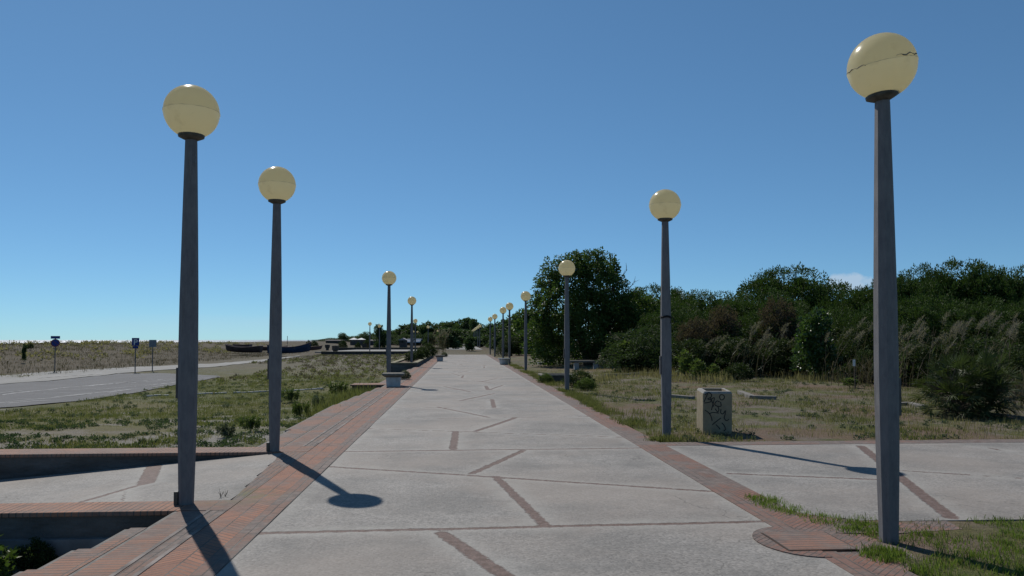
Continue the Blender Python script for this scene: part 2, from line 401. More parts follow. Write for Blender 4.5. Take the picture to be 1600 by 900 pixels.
M = dict(
    ground=mat_ground(), slab=mat_slab(), wall=mat_wall(), pole=mat_pole(), globe=mat_globe(),
    b_cross=mat_brick('brick_cross', 'cross', -2.68, 0.31, 0.062, 0.45),
    b_outer=mat_brick('brick_outer', 'cross', -3.1, 0.40, 0.062, 0.75),
    b_chev=mat_brick('brick_herringbone', 'chev', -2.0, 0.22, 0.07, 0.35, ((0.35, 0.15, 0.088), (0.25, 0.115, 0.075))),
    b_rail=mat_brick('brick_edging', 'along', -2.38, 0.25, 0.06, 0.95, ((0.20, 0.12, 0.09), (0.16, 0.11, 0.09))),
    b_edge=mat_brick('brick_edging_inner', 'along', -1.83, 0.25, 0.085, 0.9, ((0.20, 0.12, 0.095), (0.165, 0.11, 0.09))),
    b_top=mat_brick('brick_wall_top', 'cross', 0, 0.062, 0.25, 0.35, ((0.36, 0.18, 0.115), (0.29, 0.15, 0.10))),
    b_right=mat_brick('brick_right', 'diag', 2.65, 0.25, 0.065, 0.75, ((0.235, 0.115, 0.085), (0.18, 0.10, 0.08))),
    b_redge=mat_brick('brick_right_edge', 'along', 2.65, 0.25, 0.08, 0.9, ((0.20, 0.115, 0.095), (0.165, 0.11, 0.09))),
    cement=simple('grey_cement', (0.21, 0.195, 0.175), 0.9, 0.25, 6, 0.5),
    kerbline=simple('cement_line', (0.22, 0.19, 0.17), 0.9, 0.55, 3, 0.5),
    stone=simple('bench_stone', (0.56, 0.55, 0.53), 0.85, 0.18, 7, 0.5),
    stonetop=simple('bench_top_stone', (0.22, 0.205, 0.175), 0.9, 0.25, 9, 0.6),
    bin=simple('stained_concrete', (0.32, 0.265, 0.175), 0.85, 0.22, 5, 0.6),
    binrim=simple('bin_rim_concrete', (0.30, 0.285, 0.26), 0.85, 0.2, 8, 0.5),
    spray=simple('black_spray_paint', (0.045, 0.04, 0.036), 0.5, 0.1),
    collar=simple('lamp_collar_metal', (0.09, 0.085, 0.07), 0.5, 0.35, 20),
    panel=simple('access_panel_metal', (0.11, 0.10, 0.095), 0.6, 0.2, 20),
    cable=simple('black_cable', (0.015, 0.015, 0.015), 0.6, 0.1),
    bark=simple('bark', (0.10, 0.08, 0.06), 0.95, 0.3, 12, 0.8),
    deadwood=simple('dead_wood', (0.16, 0.13, 0.11), 0.95, 0.3, 12),
    reed=leafmat('dry_reed', (0.07, 0.055, 0.04), (0.17, 0.135, 0.10), 0.15, 0.8, 0.1),
    plume=leafmat('reed_plume', (0.12, 0.10, 0.09), (0.25, 0.215, 0.195), 0.25, 0.9, 0.05),
    reedgreen=leafmat('green_reed_leaf', (0.035, 0.06, 0.03), (0.09, 0.12, 0.05), 0.3, 0.6),
    pine=leafmat('pine_needles', (0.022, 0.044, 0.011), (0.08, 0.125, 0.028), 0.14, 0.65, 0.15),
    pinefar=leafmat('far_pine_needles', (0.035, 0.055, 0.025), (0.085, 0.125, 0.045), 0.2, 0.7, 0.2),
    fig=leafmat('broad_leaves', (0.028, 0.052, 0.014), (0.10, 0.15, 0.034), 0.2, 0.55, 0.2),
    shrub=leafmat('shrub_leaves', (0.02, 0.036, 0.013), (0.065, 0.09, 0.028), 0.15, 0.65, 0.12),
    glossy=leafmat('glossy_leaves', (0.026, 0.052, 0.018), (0.085, 0.14, 0.036), 0.2, 0.35, 0.35),
    feathery=leafmat('feathery_leaves', (0.022, 0.04, 0.017), (0.06, 0.088, 0.034), 0.2, 0.7, 0.1),
    brownbush=leafmat('brown_twigs', (0.05, 0.036, 0.027), (0.12, 0.09, 0.068), 0.2, 0.9, 0.05),
    palm=leafmat('palm_leaflets', (0.028, 0.042, 0.014), (0.085, 0.11, 0.04), 0.15, 0.55, 0.2),
    sprout=leafmat('light_green_leaves', (0.045, 0.07, 0.02), (0.115, 0.15, 0.045), 0.25, 0.7, 0.1),
    grass=leafmat('green_grass', (0.04, 0.08, 0.014), (0.17, 0.215, 0.055), 0.35, 0.6, 0.2),
    drygrass=leafmat('dry_grass', (0.10, 0.095, 0.05), (0.27, 0.225, 0.145), 0.3, 0.8, 0.1),
    meadow=leafmat('meadow_grass', (0.06, 0.08, 0.028), (0.18, 0.175, 0.08), 0.3, 0.8, 0.1),
    herb=leafmat('grey_green_herbs', (0.06, 0.075, 0.05), (0.145, 0.16, 0.11), 0.2, 0.8, 0.1),
    darkherb=leafmat('dark_green_herbs', (0.035, 0.055, 0.03), (0.09, 0.12, 0.065), 0.2, 0.8, 0.1),
    flower=simple('yellow_petals', (0.75, 0.55, 0.02), 0.6, 0.1),
    white=simple('white_paint', (0.7, 0.7, 0.68), 0.7, 0.08),
    marking=simple('worn_white_marking', (0.45, 0.45, 0.44), 0.8, 0.35, 3),
    signblue=simple('blue_sign_paint', (0.01, 0.035, 0.20), 0.4, 0.1), signred=simple('faded_red_sign_paint', (0.20, 0.05, 0.07), 0.5, 0.1),
    signgrey=simple('bare_sign_back', (0.20, 0.22, 0.25), 0.5, 0.15), galv=simple('galvanised_post', (0.14, 0.14, 0.14), 0.5, 0.2),
    hullbrown=simple('brown_hull_paint', (0.075, 0.05, 0.05), 0.8, 0.35, 2), hullblue=simple('dark_blue_hull_paint', (0.022, 0.045, 0.10), 0.6, 0.3, 2),
    hullpurple=simple('faded_purple_hull_paint', (0.11, 0.075, 0.085), 0.8, 0.3, 2), boatin=simple('boat_inside_wood', (0.16, 0.11, 0.08), 0.9, 0.3, 3),
    roof=simple('dark_roof', (0.10, 0.085, 0.08), 0.9, 0.2), housewall=simple('pale_house_wall', (0.35, 0.34, 0.36), 0.9, 0.1),
    glass=simple('dark_window', (0.02, 0.025, 0.03), 0.15, 0.1, spec=0.6), carpaint=simple('silver_car_paint', (0.35, 0.38, 0.42), 0.3, 0.05, spec=0.6),
    cardark=simple('dark_car_paint', (0.02, 0.03, 0.07), 0.3, 0.05, spec=0.6), tyre=simple('tyre_rubber', (0.02, 0.02, 0.02), 0.9, 0.1),
    planter=simple('old_planter_concrete', (0.10, 0.085, 0.07), 0.95, 0.3, 4, 0.5), soil=simple('reddish_soil', (0.17, 0.12, 0.085), 0.95, 0.3, 4, 0.6),
    capstone=simple('mossy_capping', (0.27, 0.24, 0.15), 0.9, 0.25, 4, 0.4),
)


# ------------------------------------------------------------------ ground sheet
def gz(x, y):
    # left side
    l = -0.08 - 0.30 * sstep(12.5, 22, y) if y > 11.5 else -0.48
    if y < 11.5: l = -0.48 if y < 7.6 else -1.3
    dune = sstep(-23, -52, x)
    if y > 11.5:
        l = l + dune * (1.36 + 0.12 * vnoise(x, y, 0.05, 2) + 0.10 * vnoise(x, y, 0.22, 5))
        l += 0.5 * sstep(90, 260, y) * (1 - dune)
    if x < -70: l += (-2.6 - l) * sstep(-72, -100, x)
    l += (0.035 * vnoise(x, y, 0.9, 1) if y > 11.9 and x < -3.3 else 0)
    r = -0.035 + 0.16 * sstep(12, 34, y) * sstep(3.2, 9, x) + 0.03 * vnoise(x, y, 0.7, 3) * (1 if x > 3.5 else 0.3)
    r += 0.35 * sstep(90, 180, y)
    if x > 3.1 and 6.3 < y < 11.9: r = -0.16
    if x > 3.0 and y < 6.75: r = -0.010 + 0.012 * vnoise(x, y, 1.1, 6)
    # under the promenade
    if x < -3.15: z = l
    elif x > 3.12: z = r
    elif y < 84:
        z = -0.42 if x > -2.6 else min(l, -0.35 if y > 20 else -0.2)
        if y > 76 and x > -2.6: z = -0.42 + 0.42 * sstep(80, 84, y)
    else: z = 0.0
    if y >= 84:
        c = 0.30 * sstep(84, 103, y) + 0.20 * sstep(150, 165, y) * 1
        if y > 103: c -= 0.12
        b = sstep(-9, -3.0, x) * (1 - sstep(3.2, 9, x))
        zz = l if x < 0 else r
        z = zz * (1 - b) + c * b
        if x > -30 and x < -2.5 and 103 < y < 130: z = min(z, -0.1 if y < 128.5 else 0.22)
    return z


def axis(parts):
    out = []
    for a, b, st in parts:
        n = max(1, int(round((b - a) / st))); out += [a + (b - a) * i / n for i in range(n)]
    out.append(parts[-1][1]); return np.array(out)


xs = axis([(-3500, -300, 400), (-300, -110, 20), (-110, -60, 3), (-60, -20, 1.2), (-20, -8, 0.6), (-8, -3.3, 0.25), (-3.3, -2.5, 0.1), (-2.5, 3.0, 0.9), (3.0, 3.3, 0.1),
           (3.3, 14, 0.3), (14, 50, 1.5), (50, 200, 15), (200, 3500, 400)])
ys = axis([(-30, 3, 3), (3, 7, 0.2), (7, 7.8, 0.1), (7.8, 11.2, 0.4), (11.2, 12.2, 0.1), (12.2, 40, 0.3), (40, 80, 1), (80, 170, 2), (170, 400, 12), (400, 4000, 300)])
V = np.array([(x, y, gz(x, y)) for y in ys for x in xs])
nx = len(xs); ny = len(ys)
ii, jj = np.meshgrid(np.arange(nx - 1), np.arange(ny - 1)); q = (jj * nx + ii).ravel()
g = link('ground', mesh_np('ground', V, np.stack([q, q + 1, q + 1 + nx, q + nx], 1), [M['ground']], smooth=True)); tag(g, kind='structure')

# sea
t = NT('sea_water'); t.col((0.02, 0.05, 0.07)); t.b.inputs['Roughness'].default_value = 0.34; t.b.inputs['Specular IOR Level'].default_value = 0.9
p = t.coord(); t.bump(t.math('ADD', t.noise(0.5, 6, p, 0.65), t.noise(0.06, 3, p)), 1.0, 0.8)
s = MB(); s.v = [(-25000, -200, -2.0), (-82, -200, -2.0), (-82, 400, -2.0), (-700, 6000, -2.0), (-700, 25000, -2), (-25000, 25000, -2)]; s.f = [(0, 1, 2, 3, 4, 5)]; s.m = [0]
tag(s.build('sea', t.m), kind='structure')


# ------------------------------------------------------------------ slabs with joints
def seg_dist(Pn, a, b, hw):
    a = np.array(a[:2]); b = np.array(b[:2]); d = b - a; L = (d @ d) or 1e-9
    u = np.clip(((Pn - a) @ d) / L, 0, 1); c = a + u[:, None] * d
    return np.linalg.norm(Pn - c, axis=1) - hw


def slab_mesh(name, xs, ys, zf, segs, inside=None, thick=0.3, edges=None):
    X, Yg = np.meshgrid(xs, ys); n = X.size
    pts = np.stack([X.ravel(), Yg.ravel()], 1)
    jd = np.full(n, 9.0)
    for a, b, hw in segs:
        lo, hi = min(a[1], b[1]) - 1.5, max(a[1], b[1]) + 1.5
        k = (pts[:, 1] > lo) & (pts[:, 1] < hi)
        if k.any(): jd[k] = np.minimum(jd[k], seg_dist(pts[k], a, b, hw))
    if edges is not None: jd = np.minimum(jd, edges(pts))
    Z = np.array([zf(a, b) for a, b in pts])
    Vt = np.column_stack([pts, Z]); nx = len(xs); ny = len(ys)
    ii, jj = np.meshgrid(np.arange(nx - 1), np.arange(ny - 1)); q = (jj * nx + ii).ravel()
    Fq = np.stack([q, q + 1, q + 1 + nx, q + nx], 1)
    if inside is not None:
        cx = (X[:-1, :-1] + X[1:, 1:]) / 2; cy = (Yg[:-1, :-1] + Yg[1:, 1:]) / 2
        keep = np.array([inside(a, b) for a, b in zip(cx.ravel(), cy.ravel())]); Fq = Fq[keep]
    Vb = Vt.copy(); Vb[:, 2] -= thick
    # skirt along boundary edges
    from collections import Counter
    e = np.concatenate([Fq[:, [0, 1]], Fq[:, [1, 2]], Fq[:, [2, 3]], Fq[:, [3, 0]]])
    key = np.sort(e, 1); _, idx, cnt = np.unique(key[:, 0] * n + key[:, 1], return_index=True, return_counts=True)
    be = e[idx[cnt == 1]]
    sk = np.stack([be[:, 1], be[:, 0], be[:, 0] + n, be[:, 1] + n], 1)
    me = mesh_np(name, np.concatenate([Vt, Vb]), np.concatenate([Fq, sk]), [M['slab']])
    at = me.attributes.new('jd', 'FLOAT', 'POINT'); at.data.foreach_set('value', np.concatenate([jd, jd]).astype(np.float32))
    return me


def pp(a, z=0): v = P(a[0], a[1], z); return (v.x, v.y)


XL, XR = -1.66, 2.665
T, H = 0.036, 0.06
segs = []
tl = [((405, 833), (1190, 815)), ((515, 729), (1105, 767)), ((530, 706), (1000, 700)), ((575, 669.5), (977, 683.5)), ((595, 655), (915, 651)),
      ((610, 636), (894, 640)), ((621, 627), (872, 624)), ((632, 613), (842, 615))]
for a, b in tl:
    A, B = pp(a), pp(b); m = (B[1] - A[1]) / (B[0] - A[0])
    segs.append(((XL, A[1] + m * (XL - A[0])), (XR, A[1] + m * (XR - A[0])), T))
for a, b, h in [((690, 833), (790, 900), 0.062), ((775, 745), (853, 822), 0.058), ((818, 704), (738, 740), 0.055), ((712, 674), (708, 702), 0.066), ((805, 653), (743, 674), 0.06),
                ((684, 636), (763, 652), 0.05), ((769, 624), (772, 637), 0.06), ((772, 615), (719, 626), 0.06), ((759, 603), (763, 609), 0.07), ((694, 604), (735, 612), 0.06)]:
    segs.append((pp(a), pp(b), h * 0.85))
A, B = segs[8][0], segs[8][1]; segs[8] = (A, (B[0] + (B[0] - A[0]) * 0.9, B[1] + (B[1] - A[1]) * 0.9), 0.062)
rr = random.Random(5); y = 25.2; k = 0
while y < 82:
    dy = rr.uniform(0.3, 1.2) * (1 if k % 2 else -1)
    segs.append(((XL, y), (XR, y + dy), 0.05))
    x0 = rr.uniform(-0.4, 1.4); segs.append(((x0, y + dy / 2), (x0 + rr.uniform(-0.9, 0.9), y + 2.3 + dy / 2), 0.045))
    y += 2.3 + rr.uniform(-0.3, 0.3); k += 1
# nearer than the frame edge
segs.append(((XL, 4.3), (XR, 4.0), T)); segs.append(((1.4, 2.0), (0.6, 4.1), 0.06))
ysp = axis([(1.5, 12, 0.045), (12, 30, 0.09), (30, 83.3, 0.22)]); xsp = np.linspace(XL, XR, 88)
BC = (2.67, 5.98)   # round brick bay round the inspection cover
def path_edge(p):
    return np.minimum(np.minimum(p[:, 0] - XL, XR - p[:, 0]) + 0.03, 99)
promen = link('path', slab_mesh('path', xsp, ysp, lambda a, b: 0.004 * vnoise(a, b, 0.8, 2), segs, edges=path_edge)); tag(promen, kind='structure')

# ramp down to the left between the two walls
def rz(x): return min(0.0, 0.087 * (x + 2.45))
def pr(px, py):
    v = P(px, py, 0)
    for _ in range(12): v = P(px, py, rz(v.x))
    return (v.x, v.y)
rs = [(pr(241, 728), pr(228, 755), 0.10), (pr(228, 755), pr(118, 787), 0.04), (pr(5, 745), pr(-70, 775), 0.04), (pr(196, 768), pr(190, 787), 0.012)]
def ramp_in(x, y): return x < -2.49 + (10.86 - y) * 0.0725 + 0.0
ramp = link('side_path', slab_mesh('side_path', axis([(-12, -5, 0.12), (-5, -2.2, 0.05)]), axis([(7.88, 11.2, 0.06)]), lambda a, b: rz(a), rs, inside=ramp_in, thick=0.4))
tag(ramp, kind='structure')
# cross slab on the right
cs = [(pp((1139, 740)), pp((1385, 750)), T), (pp((1401, 735)), pp((1640, 750)), 0.03), (pp((1345, 697)), pp((1487, 809)), 0.065), (pp((1529, 698)), pp((1640, 714)), 0.04),
      ((8.2, 6.5), (9.3, 11.6), 0.05)]
def cross_in(x, y):
    if x < 3.12: return False
    lim = 6.62 + 0.5 * max(0, (3.75 - x) / 0.7) ** 2
    return y > lim
crs = link('side_path', slab_mesh('side_path', axis([(3.1, 6, 0.05), (6, 14, 0.15)]), axis([(6.6, 11.48, 0.05)]), lambda a, b: 0.0 + 0.004 * vnoise(a, b, 0.9, 4), cs, inside=cross_in,
                               edges=lambda p: np.minimum(p[:, 0] - 3.13, 11.48 - p[:, 1]) + 0.06))
tag(crs, kind='structure')

# ------------------------------------------------------------------ brick borders
bb = MB(); Z0 = -0.5
mats_b = [M['b_edge'], M['b_chev'], M['b_rail'], M['b_cross'], M['b_outer'], M['kerbline'], M['cement'], M['b_top'], M['b_redge'], M['b_right']]
def strip(x0, x1, y0, y1, z, mi): bb.box(x0, x1, y0, y1, Z0, z, mi)
strip(-1.83, -1.66, 1.5, 83, 0.006, 0)
strip(-2.18, -1.83, 1.5, 83, 0.0, 1)
for (a, b) in ((1.5, 7.43), (11.75, 46)):
    strip(-2.215, -2.18, a, b, 0.006, 5); strip(-2.335, -2.215, a, b, 0.002, 2); strip(-2.37, -2.335, a, b, 0.007, 5)
    strip(-2.63, -2.37, a, b, 0.0, 3)
# where the ramp meets the promenade
bb.prism([(-2.18, 7.88), (-2.18, 11.2), (-2.515, 11.2), (-2.275, 7.88)], Z0, 0.003, 2)
bb.box(-2.63, -2.18, 7.43, 7.88, Z0, 0.005, 3); bb.box(-2.63, -2.18, 11.2, 11.75, Z0, 0.005, 3)
bb.box(-2.6, -2.18, 46, 83, Z0, 0.0, 3)
# outer rows, stepped back where a pit opens beside them
for (y0, y1, xo) in [(1.5, 4.9, -3.2), (4.9, 5.62, -3.06), (5.62, 6.15, -2.97), (6.15, 6.8, -2.85), (6.8, 7.43, -2.68),
                     (11.75, 14, -3.06), (14, 16.8, -3.13), (16.8, 19.4, -3.15), (19.4, 20.6, -3.09), (20.6, 22.3, -3.03), (22.3, 24.2, -2.93), (24.2, 26.1, -2.83), (26.1, 27.7, -2.7),
                     (28.8, 33, -3.05), (33, 37.5, -3.1), (37.5, 40, -2.98), (40, 42.5, -2.88), (42.5, 45.5, -2.75)]:
    bb.box(-2.665, -2.63, y0, y1, Z0, -0.004, 6)
    if xo < -2.72:
        bb.box(xo + 0.05, -2.665, y0, y1, Z0, 0.0, 4); bb.box(xo, xo + 0.05, y0, y1, Z0, -0.012, 6)
    else: bb.box(xo, -2.665, y0, y1, Z0, -0.01, 6)
tag(bb.build('brick_paving', mats_b), kind='structure')

rb = MB(); rm = [M['b_redge'], M['b_right'], M['kerbline'], M['b_chev']]
rb.box(XR, 2.83, 1.5, 83, Z0, 0.005, 0)
rb.box(2.83, 3.10, 1.5, 83, Z0, 0.0, 1)
rb.box(3.10, 14, 11.48, 11.85, -0.3, 0.003, 0)
rb.prism([(3.10, 6.25), (3.6, 6.2), (4.25, 6.3), (4.3, 6.6), (3.9, 6.6), (3.5, 6.68), (3.25, 6.85), (3.10, 7.15)], -0.3, -0.003, 1)
# paved corner wedge where both borders meet
rb.prism([(3.10, 5.2), (3.30, 5.35), (3.42, 5.75), (3.3, 6.2), (3.10, 6.25)], -0.3, -0.006, 1)
tag(rb.build('brick_paving', rm), kind='structure')
# round bay with the square inspection cover
cv = empty('inspection_cover', (0, 0, 0), 'brick-filled square inspection cover in a rounded brick bay at lower right of promenade', 'manhole cover')
a0 = P(1187, 848); pts = []
for i in range(15):
    an = math.pi / 2 + math.pi * i / 14; pts.append((2.70 + 0.36 * math.cos(an), 5.98 + 0.46 * math.sin(an)))
m = MB(); m.prism(pts + [(2.72, 5.52), (2.72, 6.44)][:1] + [(2.72, 6.44)], -0.2, 0.010, 0)
m.build('surround', [mat_brick('brick_bay', 'diag', 0, 0.25, 0.065, 0.7, ((0.22, 0.11, 0.085), (0.18, 0.10, 0.08)))], cv)
m = MB(); cvy = (5.70, 6.22); m.box(2.48, 3.0, cvy[0], cvy[1], -0.1, 0.016, 0)
m.build('lid', [mat_brick('brick_lid', 'cross', 2.48, 0.52, 0.065, 0.5, ((0.27, 0.14, 0.10), (0.21, 0.12, 0.09)))], cv)
m = MB(); w_ = 0.014
for (x0, x1, y0, y1) in ((2.48 - w_, 2.48, 5.70 - w_, 6.22 + w_), (3.0, 3.0 + w_, 5.70 - w_, 6.22 + w_), (2.48, 3.0, 5.70 - w_, 5.70), (2.48, 3.0, 6.22, 6.22 + w_)): m.box(x0, x1, y0, y1, -0.1, 0.012, 0)
m.build('frame', [simple('rusty_frame', (0.06, 0.035, 0.025), 0.9, 0.3, 20)], cv)

# low walls beside the ramp
def wall_thing(name, label, boxes, cat='wall', matf=None, group=None):
    o = empty(name, (0, 0, 0), label, cat, group)
    m = MB(); [m.box(*b) for b in boxes[0]]; m.build('wall_body', matf or M['wall'], o)
    m = MB(); [m.box(*b) for b in boxes[1]]; m.build('capping', M['b_top'], o, bevel=0.008)
    return o
wall_thing('low_wall', 'brick-topped low wall at bottom left between the sunken pit and the sloping slab path',
           ([(-12, -2.66, 7.46, 7.86, -1.6, -0.04)], [(-12, -2.63, 7.43, 7.88, -0.04, 0.004)]))
# a paler concrete band runs along the wall foot
m = MB(); m.box(-12, -2.9, 7.40, 7.46, -0.8, -0.24); o = m.build('footing', simple('pale_footing', (0.22, 0.215, 0.21), 0.9, 0.35, 3, 0.5)); o.parent = bpy.data.objects['low_wall']
wall_thing('low_wall', 'brick-topped low wall behind the sloping slab path, in front of the sandy meadow',
           ([(-12, -2.66, 11.23, 11.72, -1.3, -0.04)], [(-12, -2.63, 11.2, 11.75, -0.04, 0.005)]))
wall_thing('low_wall', 'short brick-topped wall stub left of the nearer stone stool',
           ([(-3.87, -2.66, 27.75, 28.75, -0.7, -0.05)], [(-3.92, -2.63, 27.7, 28.8, -0.05, 0.005)]))
# raised planter bed along the promenade
pl = empty('planter_bed', (0, 0, 0), 'long raised planter bed with mossy concrete rim along left edge of promenade', 'planter')
m = MB(); m.box(-4.15, -2.6, 45.6, 45.85, -0.7, 0.2); m.box(-4.15, -3.95, 45.85, 73, -0.7, 0.2); m.box(-2.8, -2.6, 45.85, 73, -0.7, 0.2); m.box(-4.15, -2.6, 73, 73.2, -0.7, 0.2); m.build('wall_body', M['wall'], pl)
m = MB(); m.box(-4.2, -2.55, 45.55, 45.88, 0.2, 0.26); m.box(-4.2, -3.9, 45.88, 73.2, 0.2, 0.26); m.box(-2.85, -2.55, 45.88, 73.2, 0.2, 0.26); m.build('rim', M['capstone'], pl, bevel=0.01)
m = MB(); m.box(-3.94, -2.81, 45.86, 72.99, 0.0, 0.17); m.build('soil', M['soil'], pl)

# ------------------------------------------------------------------ far plaza, road, parking lot
def sheet(name, poly, z, mat, thick=0.0, zf=None):
    m = MB(); m.prism(poly, z - (thick or 0.05), z, 0); o = m.build(name, mat); tag(o, kind='structure'); return o
def subdiv_sheet(name, far, near, mat, dz, n=40, m_=4, z=-0.4):
    """strip between two pixel polylines, draped on the ground"""
    def samp(pl, t):
        L = [0]
        for i in range(1, len(pl)): L.append(L[-1] + (Vector(pl[i]) - Vector(pl[i - 1])).length)
        d = t * L[-1]
        for i in range(1, len(pl)):
            if d <= L[i] + 1e-9:
                u = (d - L[i - 1]) / (L[i] - L[i - 1]); return Vector(pl[i - 1]).lerp(Vector(pl[i]), u)
    A = [P(x, y, z).to_2d() for x, y in far]; B = [P(x, y, z).to_2d() for x, y in near]
    V = []; 
    for i in range(n + 1):
        a, b = samp(A, i / n), samp(B, i / n)
        for j in range(m_ + 1):
            q_ = a.lerp(b, j / m_); V.append((q_.x, q_.y, gz(q_.x, q_.y) + dz + 0.03))
    q = np.array([i * (m_ + 1) + j for i in range(n) for j in range(m_)])
    o = link(name, mesh_np(name, np.array(V), np.stack([q, q + m_ + 1, q + m_ + 2, q + 1], 1), [mat], smooth=True)); tag(o, kind='structure'); return o
roadm = NT('pale_road'); p = roadm.coord()
roadm.col(roadm.mix(roadm.ramp(roadm.noise(0.4, 6, p, 0.7), 0.35, 0.65), (0.21, 0.205, 0.19), (0.29, 0.28, 0.26))); roadm.bump(roadm.noise(40, 3, p), 0.3, 0.01)
asph = NT('worn_asphalt'); p = asph.coord()
asph.col(asph.mix(asph.ramp(asph.noise(0.5, 6, p, 0.7), 0.35, 0.65), (0.092, 0.093, 0.097), (0.125, 0.125, 0.128))); asph.bump(asph.noise(30, 4, p), 0.5, 0.02)
subdiv_sheet('road', [(-300, 605), (-100, 594), (0, 588.5), (85, 582), (200, 575), (340, 568.5), (420, 561.5), (468, 556)],
             [(-300, 622), (-100, 609), (0, 602), (85, 595), (200, 583), (340, 573.5), (420, 564.5), (468, 557.5)], roadm.m, 0.0, 60)
subdiv_sheet('parking_lot', [(-300, 622.5), (-100, 609.5), (0, 602.5), (85, 595.5), (185, 585), (260, 584.5), (342, 588.5)],
             [(-300, 680), (-100, 652), (0, 640), (70, 634), (130, 627), (230, 612), (344, 590)], asph.m, -0.004, 50, 6)
def line_px(m, a, b, w, z=-0.4, dz=0.004, n=12):
    A, B = P(*a, z), P(*b, z); d = (B - A).to_2d().normalized(); nrm = Vector((-d.y, d.x)) * w / 2
    for i in range(n):
        p0 = A.lerp(B, i / n).to_2d(); p1 = A.lerp(B, (i + 1) / n).to_2d()
        qs = [p0 - nrm, p1 - nrm, p1 + nrm, p0 + nrm]
        m.add([(v.x, v.y, gz(v.x, v.y) + 0.03 + dz) for v in qs], [(0, 1, 2, 3)])
m = MB()
line_px(m, (-60, 627), (90, 608.5), 0.08, dz=0.003); line_px(m, (90, 608.5), (255, 594), 0.08, dz=0.003)
for a, b in (((12, 632), (80, 628.5)), ((27, 626.5), (62, 625)), ((45, 618.5), (110, 615)), ((82, 612), (150, 608.5)), ((118, 606), (175, 601.5)), ((178, 612), (218, 609.5)), ((215, 592.5), (228, 592)), ((246, 590), (262, 589.5)), ((0, 639), (18, 638)), ((-20, 634), (60, 626)), ((60, 626), (205, 610.5)), ((85, 622.5), (262, 604)), ((150, 611), (300, 597)), ((-40, 622), (40, 612)), ((200, 600), (330, 591.5)), ((240, 593), (300, 591.5))):
    line_px(m, a, b, 0.07, dz=0.004, n=4)
for i in range(8):
    x = 60 + i * 13; line_px(m, (x, 592.5 - i * 0.95), (x + 8, 591.9 - i * 0.95), 0.14, dz=0.03, n=1)
tag(m.build('painted_markings', M['marking']), kind='structure')
# white kerb in the meadow
m = MB()
A, B = P(228, 617.5, -0.33), P(505, 606.5, -0.33); d = (B - A).normalized(); nr = Vector((-d.y, d.x, 0)) * 0.07
rr = random.Random(3); n = 26
for i in range(n):
    if rr.random() < 0.12: continue
    p0 = A.lerp(B, (i + 0.04) / n); p1 = A.lerp(B, (i + 0.96) / n); z = gz(p0.x, p0.y) + 0.045 + rr.uniform(-0.015, 0.01)
    m.prism([tuple((p0 - nr).to_2d()), tuple((p1 - nr).to_2d()), tuple((p1 + nr).to_2d()), tuple((p0 + nr).to_2d())], z - 0.15, z)
tag(m.build('kerb', M['marking']), 'broken line of white kerb stones crossing the green meadow', 'kerb')

# far slabs in front of the trees
fs = simple('far_slab', (0.27, 0.26, 0.24), 0.85, 0.15, 0.5)
sheet('far_path', [(XL - 0.3, 103.5), (XR + 0.3, 103.5), (XR + 0.3, 150), (XL - 0.3, 150)], 0.30, fs, 0.35)
sheet('far_path', [(XL, 165), (XR, 165), (XR, 240), (XL, 240)], 0.52, fs, 0.3)
sheet('far_path', [(-19.5, 104.5), (-3.2, 104.5), (-3.2, 127.5), (-17, 127.5)], 0.0, fs, 0.15)
def flat_wall(label, boxes, caps):
    o = empty('low_wall', (0, 0, 0), label, 'wall'); m = MB(); [m.box(*b) for b in boxes]; m.build('wall_body', M['planter'], o)
    m = MB(); [m.box(*b) for b in caps]; m.build('capping', M['capstone'], o)
flat_wall('long dark low wall in front of the distant slab court left of the planter bed', [(-18.6, -2.9, 104.0, 104.3, -0.6, 0.03)], [(-18.65, -2.85, 103.95, 104.35, 0.03, 0.07)])
flat_wall('long dark low wall along the back of the distant slab court', [(-21, -2.9, 128, 128.3, -0.4, 0.30)], [(-21.05, -2.85, 127.95, 128.35, 0.30, 0.34)])
flat_wall('dark low wall crossing the promenade line just behind the far raised slab', [(-3.0, 3.6, 163.6, 164.0, 0.0, 0.55)], [(-3.05, 3.65, 163.55, 164.05, 0.55, 0.6)])
m = MB(); m.prism([(5.0, 49.5), (12, 48.5), (12, 49.6), (5.0, 50.6)], -0.1, 0.14); tag(m.build('side_path', fs), kind='structure')
m = MB(); m.prism([(4.2, 88), (5.4, 86), (6.3, 100), (5.2, 104)], -0.2, 0.14); tag(m.build('side_path', simple('sandy_track', (0.36, 0.32, 0.25), 0.9, 0.2, 0.7)), kind='structure')

